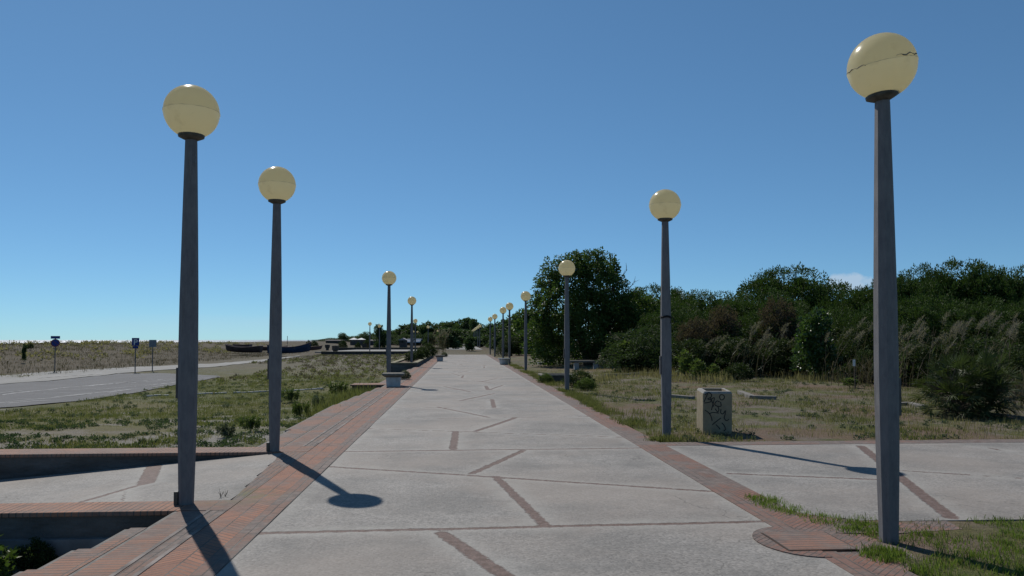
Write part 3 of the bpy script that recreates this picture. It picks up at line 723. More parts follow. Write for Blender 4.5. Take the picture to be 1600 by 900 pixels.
# ------------------------------------------------------------------ street lamps
GZ = 3.855; GR = 0.262
def pole_mesh():
    m = MB(); prof = [(0.062, -0.25), (0.064, 0.0), (0.078, 0.7), (0.0835, 1.35), (0.079, 2.0), (0.066, 2.8), (0.052, 3.55), (0.049, 3.6)]
    base = len(m.v); k = 8
    for r, z in prof:
        c = r * 0.46
        for (x, y) in ((r, -c), (r, c), (c, r), (-c, r), (-r, c), (-r, -c), (-c, -r), (c, -r)): m.v.append((x, y, z))
    for i in range(len(prof) - 1):
        for j in range(k):
            q = i * k; m.f.append((q + j, q + (j + 1) % k, q + k + (j + 1) % k, q + k + j)); m.m.append(0)
    e = (len(prof) - 1) * k; m.f.append(tuple(e + j for j in range(k))); m.m.append(0); return m
def globe_mesh(tilt=0.0, squash=1.0, seed=1):
    m = MB(); k = 40; n = 26; rr = random.Random(seed)
    for i in range(n + 1):
        th = math.pi * (i / n) * 0.885; 
        r = GR * math.sin(th) if i else 0.0008
        z = GR * math.cos(th)
        if abs(z) < 0.018: r += 0.004
        for j in range(k):
            t = 2 * math.pi * j / k; m.v.append((r * math.cos(t), r * math.sin(t), GZ + z))
    for i in range(n):
        for j in range(k):
            q = i * k; m.f.append((q + j, q + k + j, q + k + (j + 1) % k, q + (j + 1) % k)); m.m.append(0)
    return m
def make_lamp(label):
    o = empty('street_lamp', (0, 0, 0), label, 'street lamp', LG)
    pole_mesh().build('pole', M['pole'], o)
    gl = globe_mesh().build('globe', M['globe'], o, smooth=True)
    # ragged seam where the two half shells meet
    m = MB(); rr = random.Random(9); pts = [(math.cos(t) * (GR + 0.003), math.sin(t) * (GR + 0.003), GZ + rr.uniform(-0.002, 0.002)) for t in [2 * math.pi * i / 48 for i in range(49)]]
    m.tube(pts, [rr.choice((0.0006, 0.001, 0.002)) for _ in pts], 4); m.build('seam', simple('seam_dirt', (0.62, 0.56, 0.40), 0.8, 0.3, 12) if 'seam_dirt' not in bpy.data.materials else bpy.data.materials['seam_dirt'], gl)
    m = MB(); m.lathe([(0.05, 3.57), (0.085, 3.585), (0.122, 3.603), (0.125, 3.625), (0.117, 3.632)], 24); m.build('collar', M['collar'], o, smooth=True)
    return o
LG = 'cream globe street lamps lining the promenade'
def panel(o, side, z0=1.03, z1=1.33):
    m = MB(); x = 0.083
    m.box(*( (-x - 0.022, -x + 0.01, -0.03, 0.03) if side < 0 else (x - 0.01, x + 0.022, -0.03, 0.03)), z0, z1)
    m.box(*( (-x - 0.027, -x - 0.022, -0.012, 0.012) if side < 0 else (x + 0.022, x + 0.027, -0.012, 0.012)), z1 - 0.06, z1 - 0.04)
    return m.build('access_panel', M['panel'], o, bevel=0.004)
def foot(o, side):
    m = MB(); m.box(side * 0.085 - 0.02, side * 0.085 + 0.02, -0.045, 0.045, 0.0, 0.13); m.build('foot_bracket', M['collar'], o, bevel=0.004)
proto = make_lamp('nearest lamp on the left, standing at the corner above the sunken pit'); proto.location = (-2.665, 7.73, 0)
panel(proto, -1); foot(proto, -1)
m = MB(); rr = random.Random(2)
for i in range(5): m.box(0.05 + rr.uniform(0, .006), 0.062, -0.06 + rr.uniform(-.01, .01), -0.045, 3.30 + i * 0.035, 3.315 + i * 0.035)
m.build('cable_clips', M['galv'], proto)
def lamp(x, y, label, z=0.0, tilt=(0, 0), rz=0.0, extra=None, plain=False):
    o = proto.copy(); C.objects.link(o)
    for ch in proto.children:
        n_ = ch.name.split('.')[0]
        if n_ == 'cable_clips' or (n_ == 'foot_bracket' and extra != 'foot') or (n_ == 'access_panel' and plain): continue
        if plain and n_ == 'collar' and False: continue
        c = ch.copy(); C.objects.link(c); c.parent = o
        if not plain:
            for g_ in ch.children:
                d_ = g_.copy(); C.objects.link(d_); d_.parent = c
    o.location = (x, y, z); o.rotation_euler = (tilt[0], tilt[1], rz); o['label'] = label
    return o
lamp(-2.67, 11.30, 'second lamp on the left, at the end of the wall behind the sloping path', extra='foot')
lamp(-2.62, 28.25, 'third lamp on the left, rising right behind the nearer stone stool', rz=0.05)
lamp(-2.95, 46.6, 'fourth lamp on the left, standing in the front corner of the raised planter bed', z=0.1)
r1 = lamp(3.405, 5.96, 'nearest lamp on the right, tall at the frame side with a cracked tilted globe', rz=math.pi, tilt=(0.0, -0.0015), z=-0.035)
for c in list(r1.children):
    n_ = c.name.split('.')[0]
    if n_ in ('globe', 'collar'):
        # the shell of this one leans: turn it about its own centre
        from mathutils import Matrix
        R_ = Matrix.Translation((0, 0, GZ)) @ Matrix.Rotation(0.16, 4, 'Y') @ Matrix.Rotation(-0.05, 4, 'X') @ Matrix.Translation((0, 0, -GZ))
        c.matrix_local = R_ if n_ == 'globe' else Matrix.Translation((0, 0, 3.6)) @ Matrix.Rotation(0.14, 4, 'Y') @ Matrix.Translation((0, 0, -3.6))
        if n_ == 'globe':
            m = MB(); rr = random.Random(4)
            for seg in range(3):
                t0 = (1.45, 2.9, 6.05)[seg]; pts = []
                for i in range(12):
                    t_ = t0 + i * 0.075; ph = 0.02 * math.sin(i * 1.3 + seg) + 0.06 * (seg == 0) + rr.uniform(-0.02, 0.02)
                    r_ = GR + 0.005; pts.append((r_ * math.cos(ph) * math.cos(t_), r_ * math.cos(ph) * math.sin(t_), GZ + r_ * math.sin(ph)))
                m = MB(); m.tube(pts, [rr.uniform(0.001, 0.006) for _ in pts], 5); m.build('crack', M['stonetop'], c)
r2 = lamp(3.405, 12.59, 'second lamp on the right, a cable tied round its pole, beside the graffiti bin')
m = MB(); zc = 1.97
for k_ in range(3):
    m.tube([(0.083 * math.cos(t) * 1.1, 0.083 * math.sin(t) * 1.1, zc + 0.012 * k_ + 0.008 * math.sin(3 * t)) for t in [2 * math.pi * i / 16 for i in range(17)]], 0.006, 5)
m.tube([(0.05, -0.09, zc + .01), (0.055, -0.12, zc - 0.04), (0.04, -0.13, zc - 0.10)], 0.006, 5); m.tube([(0.06, -0.09, zc + .01), (0.10, -0.12, zc - 0.02), (0.115, -0.13, zc - 0.09)], 0.006, 5)
m.tube([(-0.07, -0.08, zc), (-0.12, -0.09, zc + 0.01)], 0.006, 5)
m.build('tied_cable', M['cable'], r2)
ordn = ['third', 'fourth', 'fifth', 'sixth', 'seventh', 'eighth', 'ninth', 'tenth', 'eleventh', 'twelfth']
for i, (x, y) in enumerate([(3.33, 24.0), (3.34, 39.5), (3.27, 51.6), (3.22, 58.6), (3.28, 74.3), (3.20, 83.8)]):
    nt = ['in front of the big dark tree', 'left of the big dark tree', 'directly behind the round stone tub', 'just left of the one behind the stone tub', 'near the end of the slabs, taller of a close pair', 'at the end of the slabs, shorter of a close pair'][i]
    lamp(x, y, ordn[i] + ' lamp on the right, ' + nt, rz=0.03 * i)
far_l = [(578, 506, 'far lamp at left, leftmost one, on the distant slab court'), (593, 509.5, 'far lamp at left, second from left, in front of a spindly tree'),
         (649, 501.5, 'far lamp hidden almost behind the fourth left lamp'), (669, 511, 'far lamp standing before dark trees, left of the dry plumes'),
         (646, 518, 'tiny far lamp, left one of the pair beside the fourth left lamp'), (652.3, 518.5, 'tiny far lamp, right one of the pair beside the fourth left lamp'),
         (684, 517, 'tiny far lamp, highest of three beside the dry plumes'), (678, 523, 'tiny far lamp, leftmost of three beside the dry plumes'), (682.5, 525, 'tiny far lamp, lowest of three beside the dry plumes')]
for px, py, lb in far_l:
    d = ray(px, py); t_ = (GZ - CAMZ) / d.z; lamp(d.x * t_, d.y * t_, lb, z=0.0, plain=True)
k_ = 0
names = ['first', 'second'] + ordn
for i in range(6): lamp(3.05 - 0.01 * i, 124 + i * 14.0, names[i] + ' lamp from the front in the nearer dense row right of path end', plain=True)
for i in range(9): lamp(2.9 - 0.03 * i, 232 + i * 20.0, names[i] + ' lamp from the front in the farther dense row over the path end', plain=True)

# ------------------------------------------------------------------ stone stools, tub, bench, bin
def stool(x, y, label, rz=0.0):
    o = empty('stone_stool', (x, y, 0), label, 'stool', 'square stone stools on the promenade', rz)
    m = MB(); a, b = 0.225, 0.245
    m.add([(-a, -a, 0), (a, -a, 0), (a, a, 0), (-a, a, 0), (-b, -b, 0.33), (b, -b, 0.33), (b, b, 0.33), (-b, b, 0.33)], [(0, 3, 2, 1), (4, 5, 6, 7), (0, 1, 5, 4), (1, 2, 6, 5), (2, 3, 7, 6), (3, 0, 4, 7)])
    m.build('pedestal', M['stone'], o, bevel=0.015)
    m = MB(); a, b = 0.27, 0.37
    m.add([(-a, -a, 0.332), (a, -a, 0.332), (a, a, 0.332), (-a, a, 0.332), (-b, -b, 0.40), (b, -b, 0.40), (b, b, 0.40), (-b, b, 0.40), (-b, -b, 0.465), (b, -b, 0.465), (b, b, 0.465), (-b, b, 0.465)],
          [(0, 3, 2, 1), (8, 9, 10, 11)] + [(i, (i + 1) % 4, 4 + (i + 1) % 4, 4 + i) for i in range(4)] + [(4 + i, 4 + (i + 1) % 4, 8 + (i + 1) % 4, 8 + i) for i in range(4)])
    m.build('seat', M['stonetop'], o, bevel=0.018); return o
stool(-2.30, 26.6, 'nearer square stone stool on the left brick border, in front of the third left lamp', 0.04)
stool(-1.55, 57.5, 'farther square stone stool at left edge of the slabs beside the planter bed', 0.02)
tb = empty('stone_tub', (2.78, 49.5, 0), 'round pale stone tub with wide rim at right edge of the slabs', 'planter')
m = MB(); m.lathe([(0.24, 0), (0.27, 0.05), (0.31, 0.30), (0.31, 0.34)], 20); m.build('bowl', M['stone'], tb, smooth=True)
m = MB(); m.lathe([(0.31, 0.342), (0.39, 0.36), (0.39, 0.42), (0.33, 0.43), (0.31, 0.38)], 20); m.build('rim', M['stone'], tb)
bn = P(916, 577, 0.06); b_ = empty('stone_bench', (bn.x, bn.y, gz(bn.x, bn.y)), 'long stone bench on two stubby legs in the shade beneath the big dark tree', 'bench', None, 0.0)
m = MB(); m.prism([(-0.95, -0.22), (0.95, -0.22), (0.98, 0.22), (-0.98, 0.22)], 0.36, 0.47); m.build('seat', M['stonetop'], b_, bevel=0.02)
for sx in (-0.52, 0.5):
    m = MB(); m.box(sx - 0.12, sx + 0.12, -0.15, 0.15, -0.05, 0.358); m.build('leg', simple('whitish_leg', (0.42, 0.42, 0.41), 0.85, 0.1, 6) if 'whitish_leg' not in bpy.data.materials else bpy.data.materials['whitish_leg'], b_, bevel=0.02)
# concrete litter bin with graffiti, leaning slightly forward
B0 = (4.10, 13.05)
bi = empty('litter_bin', (B0[0] + 0.36, B0[1] + 0.3, gz(4.3, 13.3)), 'square concrete bin with black graffiti, standing in the grass beside the second right lamp', 'litter bin', None, -0.05)
bi.rotation_euler = (0.06, 0.0, -0.10)
m = MB(); hw, hd, hh = 0.25, 0.27, 0.76; tw = 0.055
def ring(z, o_, i_):
    return
outer = [(-hw, -hd), (hw, -hd), (hw, hd), (-hw, hd)]
c_ = 0.035
def chamf(w1, d1, c): return [(-w1 + c, -d1), (w1 - c, -d1), (w1, -d1 + c), (w1, d1 - c), (w1 - c, d1), (-w1 + c, d1), (-w1, d1 - c), (-w1, -d1 + c)]
zs = [-0.12, hh - 0.035, hh]; rings = [chamf(hw, hd, 0.012), chamf(hw, hd, 0.012), chamf(hw - 0.02, hd - 0.02, 0.012)]
vs = []
for z, rg in zip(zs, rings): vs += [(x, y, z) for x, y in rg]
vs += [(x, y, hh) for x, y in chamf(hw - tw - 0.02, hd - tw - 0.02, 0.01)]; vs += [(x, y, 0.08) for x, y in chamf(hw - tw - 0.02, hd - tw - 0.02, 0.01)]
fs_ = []
for r_ in range(4):
    for j in range(8): fs_.append((r_ * 8 + j, r_ * 8 + (j + 1) % 8, (r_ + 1) * 8 + (j + 1) % 8, (r_ + 1) * 8 + j))
fs_.append(tuple(32 + j for j in range(8)))
m.add(vs, fs_, 0)
m.m = [1 if (8 <= i < 24) else 0 for i in range(len(m.f))]
m.build('bin_body', [M['bin'], M['binrim']], bi)
# tag: polylines read from the photograph, in the plane of the front face
st = [[(395, 352), (420, 300), (440, 262)], [(405, 275), (450, 252), (485, 270), (478, 300), (440, 318), (480, 330), (470, 350), (400, 362)],
      [(478, 325), (520, 305), (505, 370), (485, 437)], [(470, 300), (500, 360), (512, 400)], [(585, 350), (550, 340), (525, 375), (560, 395), (600, 392), (595, 350)], [(560, 395), (575, 430), (560, 455), (530, 420)],
      [(600, 425), (598, 465), (625, 475), (652, 440)], [(655, 440), (650, 480), (640, 520), (668, 548), (695, 530)],
      [(580, 300), (590, 278), (612, 272), (636, 284), (640, 305), (622, 325), (598, 325), (580, 300)], [(408, 438), (450, 462), (480, 500), (495, 552)], [(455, 478), (500, 462), (575, 468)], [(498, 592), (540, 560), (600, 520)],
      [(540, 590), (575, 620), (590, 640)], [(610, 570), (640, 600), (655, 640), (630, 660)]]
def gx(u, v): return (-hw + (u - 385) / 350 * 2 * hw, hh - (v - 240) / 465 * (hh))
m = MB()
for s_ in st:
    # smooth the strokes a little
    pts = [gx(*p_) for p_ in s_]; fine_ = []
    for i in range(len(pts) - 1):
        p0 = pts[max(i - 1, 0)]; p1 = pts[i]; p2 = pts[i + 1]; p3 = pts[min(i + 2, len(pts) - 1)]
        for k2 in range(5):
            t_ = k2 / 5
            fine_.append(tuple(0.5 * ((2 * p1[a]) + (-p0[a] + p2[a]) * t_ + (2 * p0[a] - 5 * p1[a] + 4 * p2[a] - p3[a]) * t_ * t_ + (-p0[a] + 3 * p1[a] - 3 * p2[a] + p3[a]) * t_ ** 3) for a in (0, 1)))
    fine_.append(pts[-1]); vv = []; ww = 0.0085
    for i, q_ in enumerate(fine_):
        a, b = fine_[max(i - 1, 0)], fine_[min(i + 1, len(fine_) - 1)]; dx, dz = b[0] - a[0], b[1] - a[1]; L = math.hypot(dx, dz) or 1
        vv += [(q_[0] - dz / L * ww, -hd - 0.003, q_[1] + dx / L * ww), (q_[0] + dz / L * ww, -hd - 0.003, q_[1] - dx / L * ww)]
    m.add(vv, [(2 * i, 2 * i + 1, 2 * i + 3, 2 * i + 2) for i in range(len(fine_) - 1)])
tg = m.build('graffiti', M['spray'], bi)
so_ = tg.modifiers.new('solid', 'SOLIDIFY'); so_.thickness = 0.001

# kerb remains in the right-hand ground
def kerb_px(pts, label, h=0.06, w=0.14, mat='cement'):
    m = MB(); Q = [P(x, y, 0.06) for x, y in pts]
    for i in range(len(Q) - 1):
        d_ = (Q[i + 1] - Q[i]).normalized(); n_ = Vector((-d_.y, d_.x, 0)) * w / 2
        a, b = Q[i], Q[i + 1] - d_ * 0.01; z = max(gz(a.x, a.y), gz(b.x, b.y))
        m.prism([tuple((a - n_).to_2d()), tuple((b - n_).to_2d()), tuple((b + n_).to_2d()), tuple((a + n_).to_2d())], z - 0.15, z + h)
    tag(m.build('kerb_stone', M[mat], bevel=0.01), label, 'kerb stone', 'old kerb stones in the rough ground')
kerb_px([(1156, 613), (1164, 616), (1176, 621), (1214, 622)], 'bent pale kerb stone in the rough ground right of the graffiti bin', 0.09, 0.16)
kerb_px([(945, 587.5), (985, 587), (1022, 586)], 'straight thin kerb line in the grass behind the second right lamp', 0.07)
kerb_px([(1048, 617), (1084, 620)], 'short broken kerb stone just behind and left of the graffiti bin', 0.08)
kerb_px([(1046, 592), (1057, 592)], 'small dark kerb block right of the second right lamp', 0.10, 0.3, 'planter')
kerb_px([(1402, 629), (1420, 628), (1445, 633)], 'curved pale kerb stone between nearest right lamp and the dwarf palm', 0.07)
# low wall box, fourth lamp region
lw = P(865, 594, 0.05); o = empty('planter_box', (lw.x, lw.y, gz(lw.x, lw.y)), 'low square brick planter box just left of the third right lamp', 'planter')
m = MB()
for b in ((-0.45, 0.75, -0.1, 0.02), (-0.45, -0.33, 0.02, 1.1), (0.63, 0.75, 0.02, 1.1), (-0.45, 0.75, 1.1, 1.22)): m.box(*b, -0.2, 0.24)
m.build('wall_body', M['planter'], o)
m = MB()
for b in ((-0.48, 0.78, -0.13, 0.04), (-0.48, -0.3, 0.04, 1.08), (0.6, 0.78, 0.04, 1.08), (-0.48, 0.78, 1.08, 1.25)): m.box(*b, 0.243, 0.285)
m.build('rim', M['stonetop'], o)

# ------------------------------------------------------------------ signs
def post(m, h, r=0.03): m.tube([(0, 0, -0.3), (0, 0, h)], r, 8)
def sign_at(px, py, name, label, cat):
    v = P(px, py, -0.38); z = gz(v.x, v.y); o = empty(name, (v.x, v.y, z), label, cat, None, -math.atan2(v.x, v.y) * 1.0); return o, v.y / F * math.cos(YAW), v
o, s_, v = sign_at(85.5, 582, 'road_sign', 'round blue and red sign under a small blue plate beside the pale road', 'road sign')
top = PY(85, 525, v.y).z - o.location.z
m = MB(); post(m, top - 0.02); m.build('post', M['galv'], o)
m = MB(); c = top - 0.19 - 0.23
def disc(m, r, z, y0, y1, k=28, cx=0):
    b_ = [(cx + r * math.cos(2 * math.pi * i / k), z + r * math.sin(2 * math.pi * i / k)) for i in range(k)]
    m.add([(x, y0, zz) for x, zz in b_] + [(x, y1, zz) for x, zz in b_], [tuple(range(k)), tuple(range(2 * k - 1, k - 1, -1))] + [(i, k + i, k + (i + 1) % k, (i + 1) % k) for i in range(k)])
disc(m, 0.24, c, -0.05, -0.035); dp = m.build('disc', M['signred'], o)
m = MB(); disc(m, 0.19, c, -0.058, -0.0505); m.build('blue_field', M['signblue'], dp)
m = MB(); m.add([(-0.145, -0.062, c + 0.125), (-0.125, -0.062, c + 0.145), (0.145, -0.062, c - 0.125), (0.125, -0.062, c - 0.145)], [(0, 1, 2, 3)]); q_ = m.build('red_bar', M['signred'], dp); q_.modifiers.new('s', 'SOLIDIFY').thickness = 0.003
m = MB(); m.box(-0.245, 0.245, -0.05, -0.035, top - 0.165, top); m.build('plate', M['signblue'], o)
o, s_, v = sign_at(211, 583, 'parking_sign', 'blue square parking sign with white P on a thin post beside the road', 'road sign')
top = PY(211, 528, v.y).z - o.location.z
m = MB(); post(m, top - 0.02); m.build('post', M['galv'], o)
m = MB(); hwS = 0.2; m.box(-hwS, hwS, -0.05, -0.035, top - 0.46, top); pn = m.build('panel', M['signblue'], o)
m = MB(); m.box(-hwS * 0.75, hwS * 0.75, -0.05, -0.035, top - 0.62, top - 0.48); m.build('lower_plate', M['signblue'], o)
cu = bpy.data.curves.new('letter', 'FONT'); cu.body = 'P'; cu.size = 0.46; cu.align_x = 'CENTER'; cu.extrude = 0.002; cu.offset = 0.008
to = bpy.data.objects.new('letter', cu); C.objects.link(to)
dg = bpy.context.evaluated_depsgraph_get(); lm = bpy.data.meshes.new_from_object(to.evaluated_get(dg)); bpy.data.objects.remove(to)
lm.materials.clear(); lm.materials.append(M['white']); lo = link('letter', lm, pn, (0.0, -0.054, top - 0.40)); lo.rotation_euler = (math.pi / 2, 0, 0)
o, s_, v = sign_at(238, 580.5, 'road_sign', 'plain grey square sign plate on thin post, right of the parking sign', 'road sign')
top = PY(238, 531, v.y).z - o.location.z
m = MB(); post(m, top - 0.02); m.build('post', M['galv'], o)
m = MB(); m.box(-0.21, 0.21, -0.05, -0.035, top - 0.45, top); m.build('panel', M['signgrey'], o)
sv = PY(1336, 610, 23.0); sz = gz(sv.x, sv.y); o = empty('small_sign', (sv.x, sv.y, sz), 'small white sign on a thin stake before the dark shrubs at right', 'sign', None, 0.35)
m = MB(); m.tube([(0, 0, -0.2), (0.01, 0, 0.95)], 0.018, 6); m.build('stake', M['bark'], o)
m = MB(); m.box(-0.10, 0.0, -0.03, -0.018, 0.74, 0.94); m.build('panel', M['white'], o)

# ------------------------------------------------------------------ boats
def boat(px0, px1, py_base, py_top, Y, label, hull, flip=False, sheer=0.25):
    a, b = PY(px0, py_base, Y), PY(px1, py_base, Y); L = b.x - a.x; cx = (a.x + b.x) / 2
    zb = PY((px0 + px1) / 2, py_base, Y).z; zt = PY((px0 + px1) / 2, py_top, Y).z; Hh = zt - zb
    o = empty('rowing_boat', (cx, Y, zb), label, 'boat', 'old wooden boats drawn up on the dune', 0.12 if not flip else -0.1)
    m = MB(); n = 14; k = 9; V = []
    for side in (0, 1):
        for i in range(n + 1):
            u = i / n; uu = (1 - u) if flip else u
            wd = 0.95 * (math.sin(math.pi * min(1, (0.16 + 0.84 * uu))) ** 0.55 if uu < 1 else 0.0); wd = max(wd, 0.02)
            keel = 0.25 * Hh * (uu ** 4) ; gun = Hh * (0.78 + sheer * (2 * uu - 1) ** 2 * (1.0 if uu > 0.5 else 0.45))
            rake = (uu ** 3) * 0.25 * (-1 if flip else 1)
            for j in range(k):
                v_ = -1 + 2 * j / (k - 1); av = abs(v_)
                yv = wd * (1 if v_ > 0 else -1) * av ** 0.6 * (0.93 if side else 1); zv = keel + (gun - keel) * av ** 2.2 + (0.06 if side and av < 0.99 else 0)
                V.append(((u - 0.5) * L + rake * av, yv, zv))
    F_ = []
    for side in (0, 1):
        o_ = side * (n + 1) * k
        for i in range(n):
            for j in range(k - 1):
                q_ = (o_ + i * k + j, o_ + (i + 1) * k + j, o_ + (i + 1) * k + j + 1, o_ + i * k + j + 1); F_.append(q_ if side else q_[::-1])
    for i in range(n):
        for j in (0, k - 1):
            q0 = i * k + j; q1 = (i + 1) * k + j; F_.append((q0, q1, q1 + (n + 1) * k, q0 + (n + 1) * k))
    for e in (0, n): F_.append(tuple(e * k + j for j in range(k)))
    m.add(V, F_); m.m = [0] * (n * (k - 1)) + [1] * (n * (k - 1)) + [0] * (len(F_) - 2 * n * (k - 1)); m.build('hull', [hull, M['boatin']], o)
    for u in (-0.2, 0.15):
        m = MB(); m.box(u * L - 0.12, u * L + 0.12, -0.8, 0.8, Hh * 0.62, Hh * 0.68); m.build('thwart', M['boatin'], o)
    m = MB(); gs = []
    for sg in (-1, 1):
        pts = []
        for i in range(n + 1):
            u = i / n; uu = (1 - u) if flip else u
            wd = 0.95 * (math.sin(math.pi * min(1, (0.16 + 0.84 * uu))) ** 0.55 if uu < 1 else 0.0); wd = max(wd, 0.02)
            gun = Hh * (0.78 + sheer * (2 * uu - 1) ** 2 * (1.0 if uu > 0.5 else 0.45)); pts.append(((u - 0.5) * L + (uu ** 3) * 0.25 * (-1 if flip else 1), sg * wd, gun))
        m.tube(pts, 0.045, 5)
    m.build('gunwale', M['hullpurple'] if hull != M['hullpurple'] else M['boatin'], o)
    return o
boat(366, 392, 545, 537.2, 103, 'reddish brown boat half hidden behind the leftmost boat', M['hullpurple'], True)
boat(354, 409, 551, 540.2, 96, 'leftmost dark brown boat on the dune', M['hullbrown'], True, sheer=0.45)
boat(396, 446, 548, 540.5, 101, 'faded purple boat between the brown and the blue boat, partly behind the second lamp pole', M['hullpurple'])
boat(419, 482.5, 552.2, 539.3, 93, 'dark blue boat with a high bow, right of the second left lamp pole', M['hullblue'], sheer=0.6)
boat(470, 500.5, 547.6, 540.2, 98, 'grey-purple boat bow poking out right of the blue boat', M['hullpurple'])

# ------------------------------------------------------------------ buildings and cars far away
def at_ground(px, Y): v = PY(px, 535, Y); return Vector((v.x, Y, gz(v.x, Y)))
def hut(px0, px1, Y, pyb, pyt, name, label, cat, roofm, wallm, style='gable'):
    a, b = PY(px0, pyb, Y), PY(px1, pyb, Y); W = b.x - a.x; zb = a.z; Hh = PY(px0, pyt, Y).z - zb
    o = empty(name, ((a.x + b.x) / 2, Y, zb), label, cat); D = 5.0; wz = Hh * 0.62
    m = MB(); m.box(-W / 2, W / 2, 0, D, -1.0, wz); m.build('wall', wallm, o)
    m = MB(); e = W / 2 + 0.3
    if style == 'gable': m.add([(-e, -0.3, wz), (e, -0.3, wz), (e, D + .3, wz), (-e, D + .3, wz), (-e * .95, D / 2, Hh), (e * .95, D / 2, Hh)], [(0, 3, 2, 1), (0, 1, 5, 4), (2, 3, 4, 5), (1, 2, 5), (3, 0, 4)])
    elif style == 'front': m.add([(-e, -0.3, wz), (e, -0.3, wz), (e, D + .3, wz), (-e, D + .3, wz), (0, -0.3, Hh), (0, D + .3, Hh)], [(0, 3, 2, 1), (0, 1, 4), (2, 3, 5), (1, 2, 5, 4), (3, 0, 4, 5)])
    else:
        m.add([(-e, -.3, wz), (e, -.3, wz), (e, D, wz), (-e, D, wz), (-e / 2, D / 2, Hh), (e / 2, D / 2, Hh * .96), (0, -.3, wz), (0, D, wz)], [(0, 6, 4), (6, 7, 4), (7, 3, 4), (3, 0, 4), (6, 1, 5), (1, 2, 5), (2, 7, 5), (7, 6, 5)])
    m.build('roof', roofm, o)
    n = max(2, int(W / 3))
    for i in range(n):
        x = -W / 2 + (i + 0.5) * W / n; m = MB(); m.box(x - 0.45, x + 0.45, -0.06, -0.003, wz * 0.35, wz * 0.8); m.build('window', M['glass'], o)
    return o
hut(547, 567, 210, 536, 527.5, 'canopy_building', 'distant low building with a bright white peaked canopy roof', 'building', M['white'], M['roof'], 'tent')
hut(509, 535, 230, 534.5, 530.8, 'beach_building', 'long low distant building with dark flat-looking roof at the left end of the trees', 'building', M['roof'], M['planter'])
hut(624, 634, 175, 537.5, 528, 'small_house', 'small grey distant house with a gable among the far trees', 'house', M['housewall'], M['roof'], 'front')
hut(578, 600, 215, 535.5, 530.5, 'beach_building', 'low dark distant shed behind the two leftmost far lamps', 'building', M['roof'], M['roof'])
def car(px, py, Y, label, mat):
    v = PY(px, py, Y); o = empty('parked_car', (v.x, Y, v.z), label, 'car', 'cars parked before the far trees', 1.35)
    m = MB(); prof = [(-2.1, .35), (-2.05, .75), (-1.2, .85), (-.7, 1.35), (.7, 1.38), (1.3, .9), (2.0, .75), (2.1, .35)]
    n = len(prof); m.add([(x, -0.8, z) for x, z in prof] + [(x, 0.8, z) for x, z in prof], [tuple(range(n - 1, -1, -1)), tuple(range(n, 2 * n))] + [(i, (i + 1) % n, n + (i + 1) % n, n + i) for i in range(n)])
    m.build('body', mat, o, bevel=0.05)
    m = MB(); m.add([(-1.05, -.82, .9), (1.05, -.82, .92), (.62, -.82, 1.3), (-.62, -.82, 1.28)], [(0, 1, 2, 3)]); q_ = m.build('window', M['glass'], o); q_.modifiers.new('s', 'SOLIDIFY').thickness = 0.02
    for x in (-1.35, 1.35):
        for y_ in (-.75, .75):
            m = MB(); m.tube([(x, y_ - .1, .33), (x, y_ + .1, .33)], 0.33, 14); m.build('wheel', M['tyre'], o)
car(642, 537.6, 205, 'silver car, left one of those parked before the far trees', M['carpaint'])
car(648, 537.3, 212, 'dark car parked between the silver and the pale blue car', M['cardark'])
car(655, 537.6, 205, 'pale blue car, right one of those parked before the far trees', simple('pale_blue_car_paint', (0.25, 0.33, 0.42), 0.3, 0.05, spec=0.6))
def tub(px, py, label, s=1.0):
    v = P(px, py, -0.05); z = gz(v.x, v.y); o = empty('planter_tub', (v.x, v.y, z - 0.03), label, 'planter', 'dark planter tubs on the dune')
    m = MB(); m.lathe([(0.28 * s, 0), (0.3 * s, 0.4), (0.47 * s, 0.55), (0.5 * s, 1.15 * s), (0.4 * s, 1.15 * s), (0.38 * s, 1.05 * s)], 8); m.build('tub_body', M['planter'], o)
    m = MB(); m.lathe([(0.37 * s, 1.0 * s), (0.2 * s, 1.18 * s)], 8); m.build('soil', M['soil'], o)
tub(511.5, 545.5, 'leftmost dark square tub on the dune beyond the boats', 0.9); tub(524, 549.5, 'middle dark tub at the left end of the distant slab court', 1.0); tub(569, 544.5, 'dark tub just left of the leftmost far lamp', 1.0)
m = MB(); v = at_ground(449, 180); m.tube([(0, 0, -0.5), (0, 0, PY(449, 525, 180).z - v.z)], 0.06, 6); o = m.build('mast', M['galv'], None, v); tag(o, 'thin bare mast on the dune crest above the blue boat', 'mast')

# ------------------------------------------------------------------ foliage
def leaves(rng, centers, tr, nl, ll, lw_, droop=0.0, outc=None, updir=0.25):
    """nl pointed leaves round each centre; returns V,F"""
    n = len(centers) * nl; c = np.repeat(centers, nl, 0)
    off = rng.normal(size=(n, 3)); off /= np.linalg.norm(off, axis=1)[:, None]; rad = tr * rng.uniform(0.15, 1.0, (n, 1)) ** 0.6
    p = c + off * rad
    d = off * 0.9 + rng.normal(size=(n, 3)) * 0.45; d[:, 2] += updir - droop
    if outc is not None:
        oc = np.repeat(outc, nl, 0); d += oc * 0.35
    d /= np.linalg.norm(d, axis=1)[:, None]
    sd = np.cross(d, rng.normal(size=(n, 3))); sd /= np.linalg.norm(sd, axis=1)[:, None]
    L = ll * rng.uniform(0.6, 1.3, (n, 1)); W = lw_ * rng.uniform(0.7, 1.3, (n, 1))
    V = np.stack([p, p + d * L * 0.45 + sd * W, p + d * L, p + d * L * 0.45 - sd * W], 1).reshape(-1, 3)
    return V, np.arange(n * 4).reshape(-1, 4)


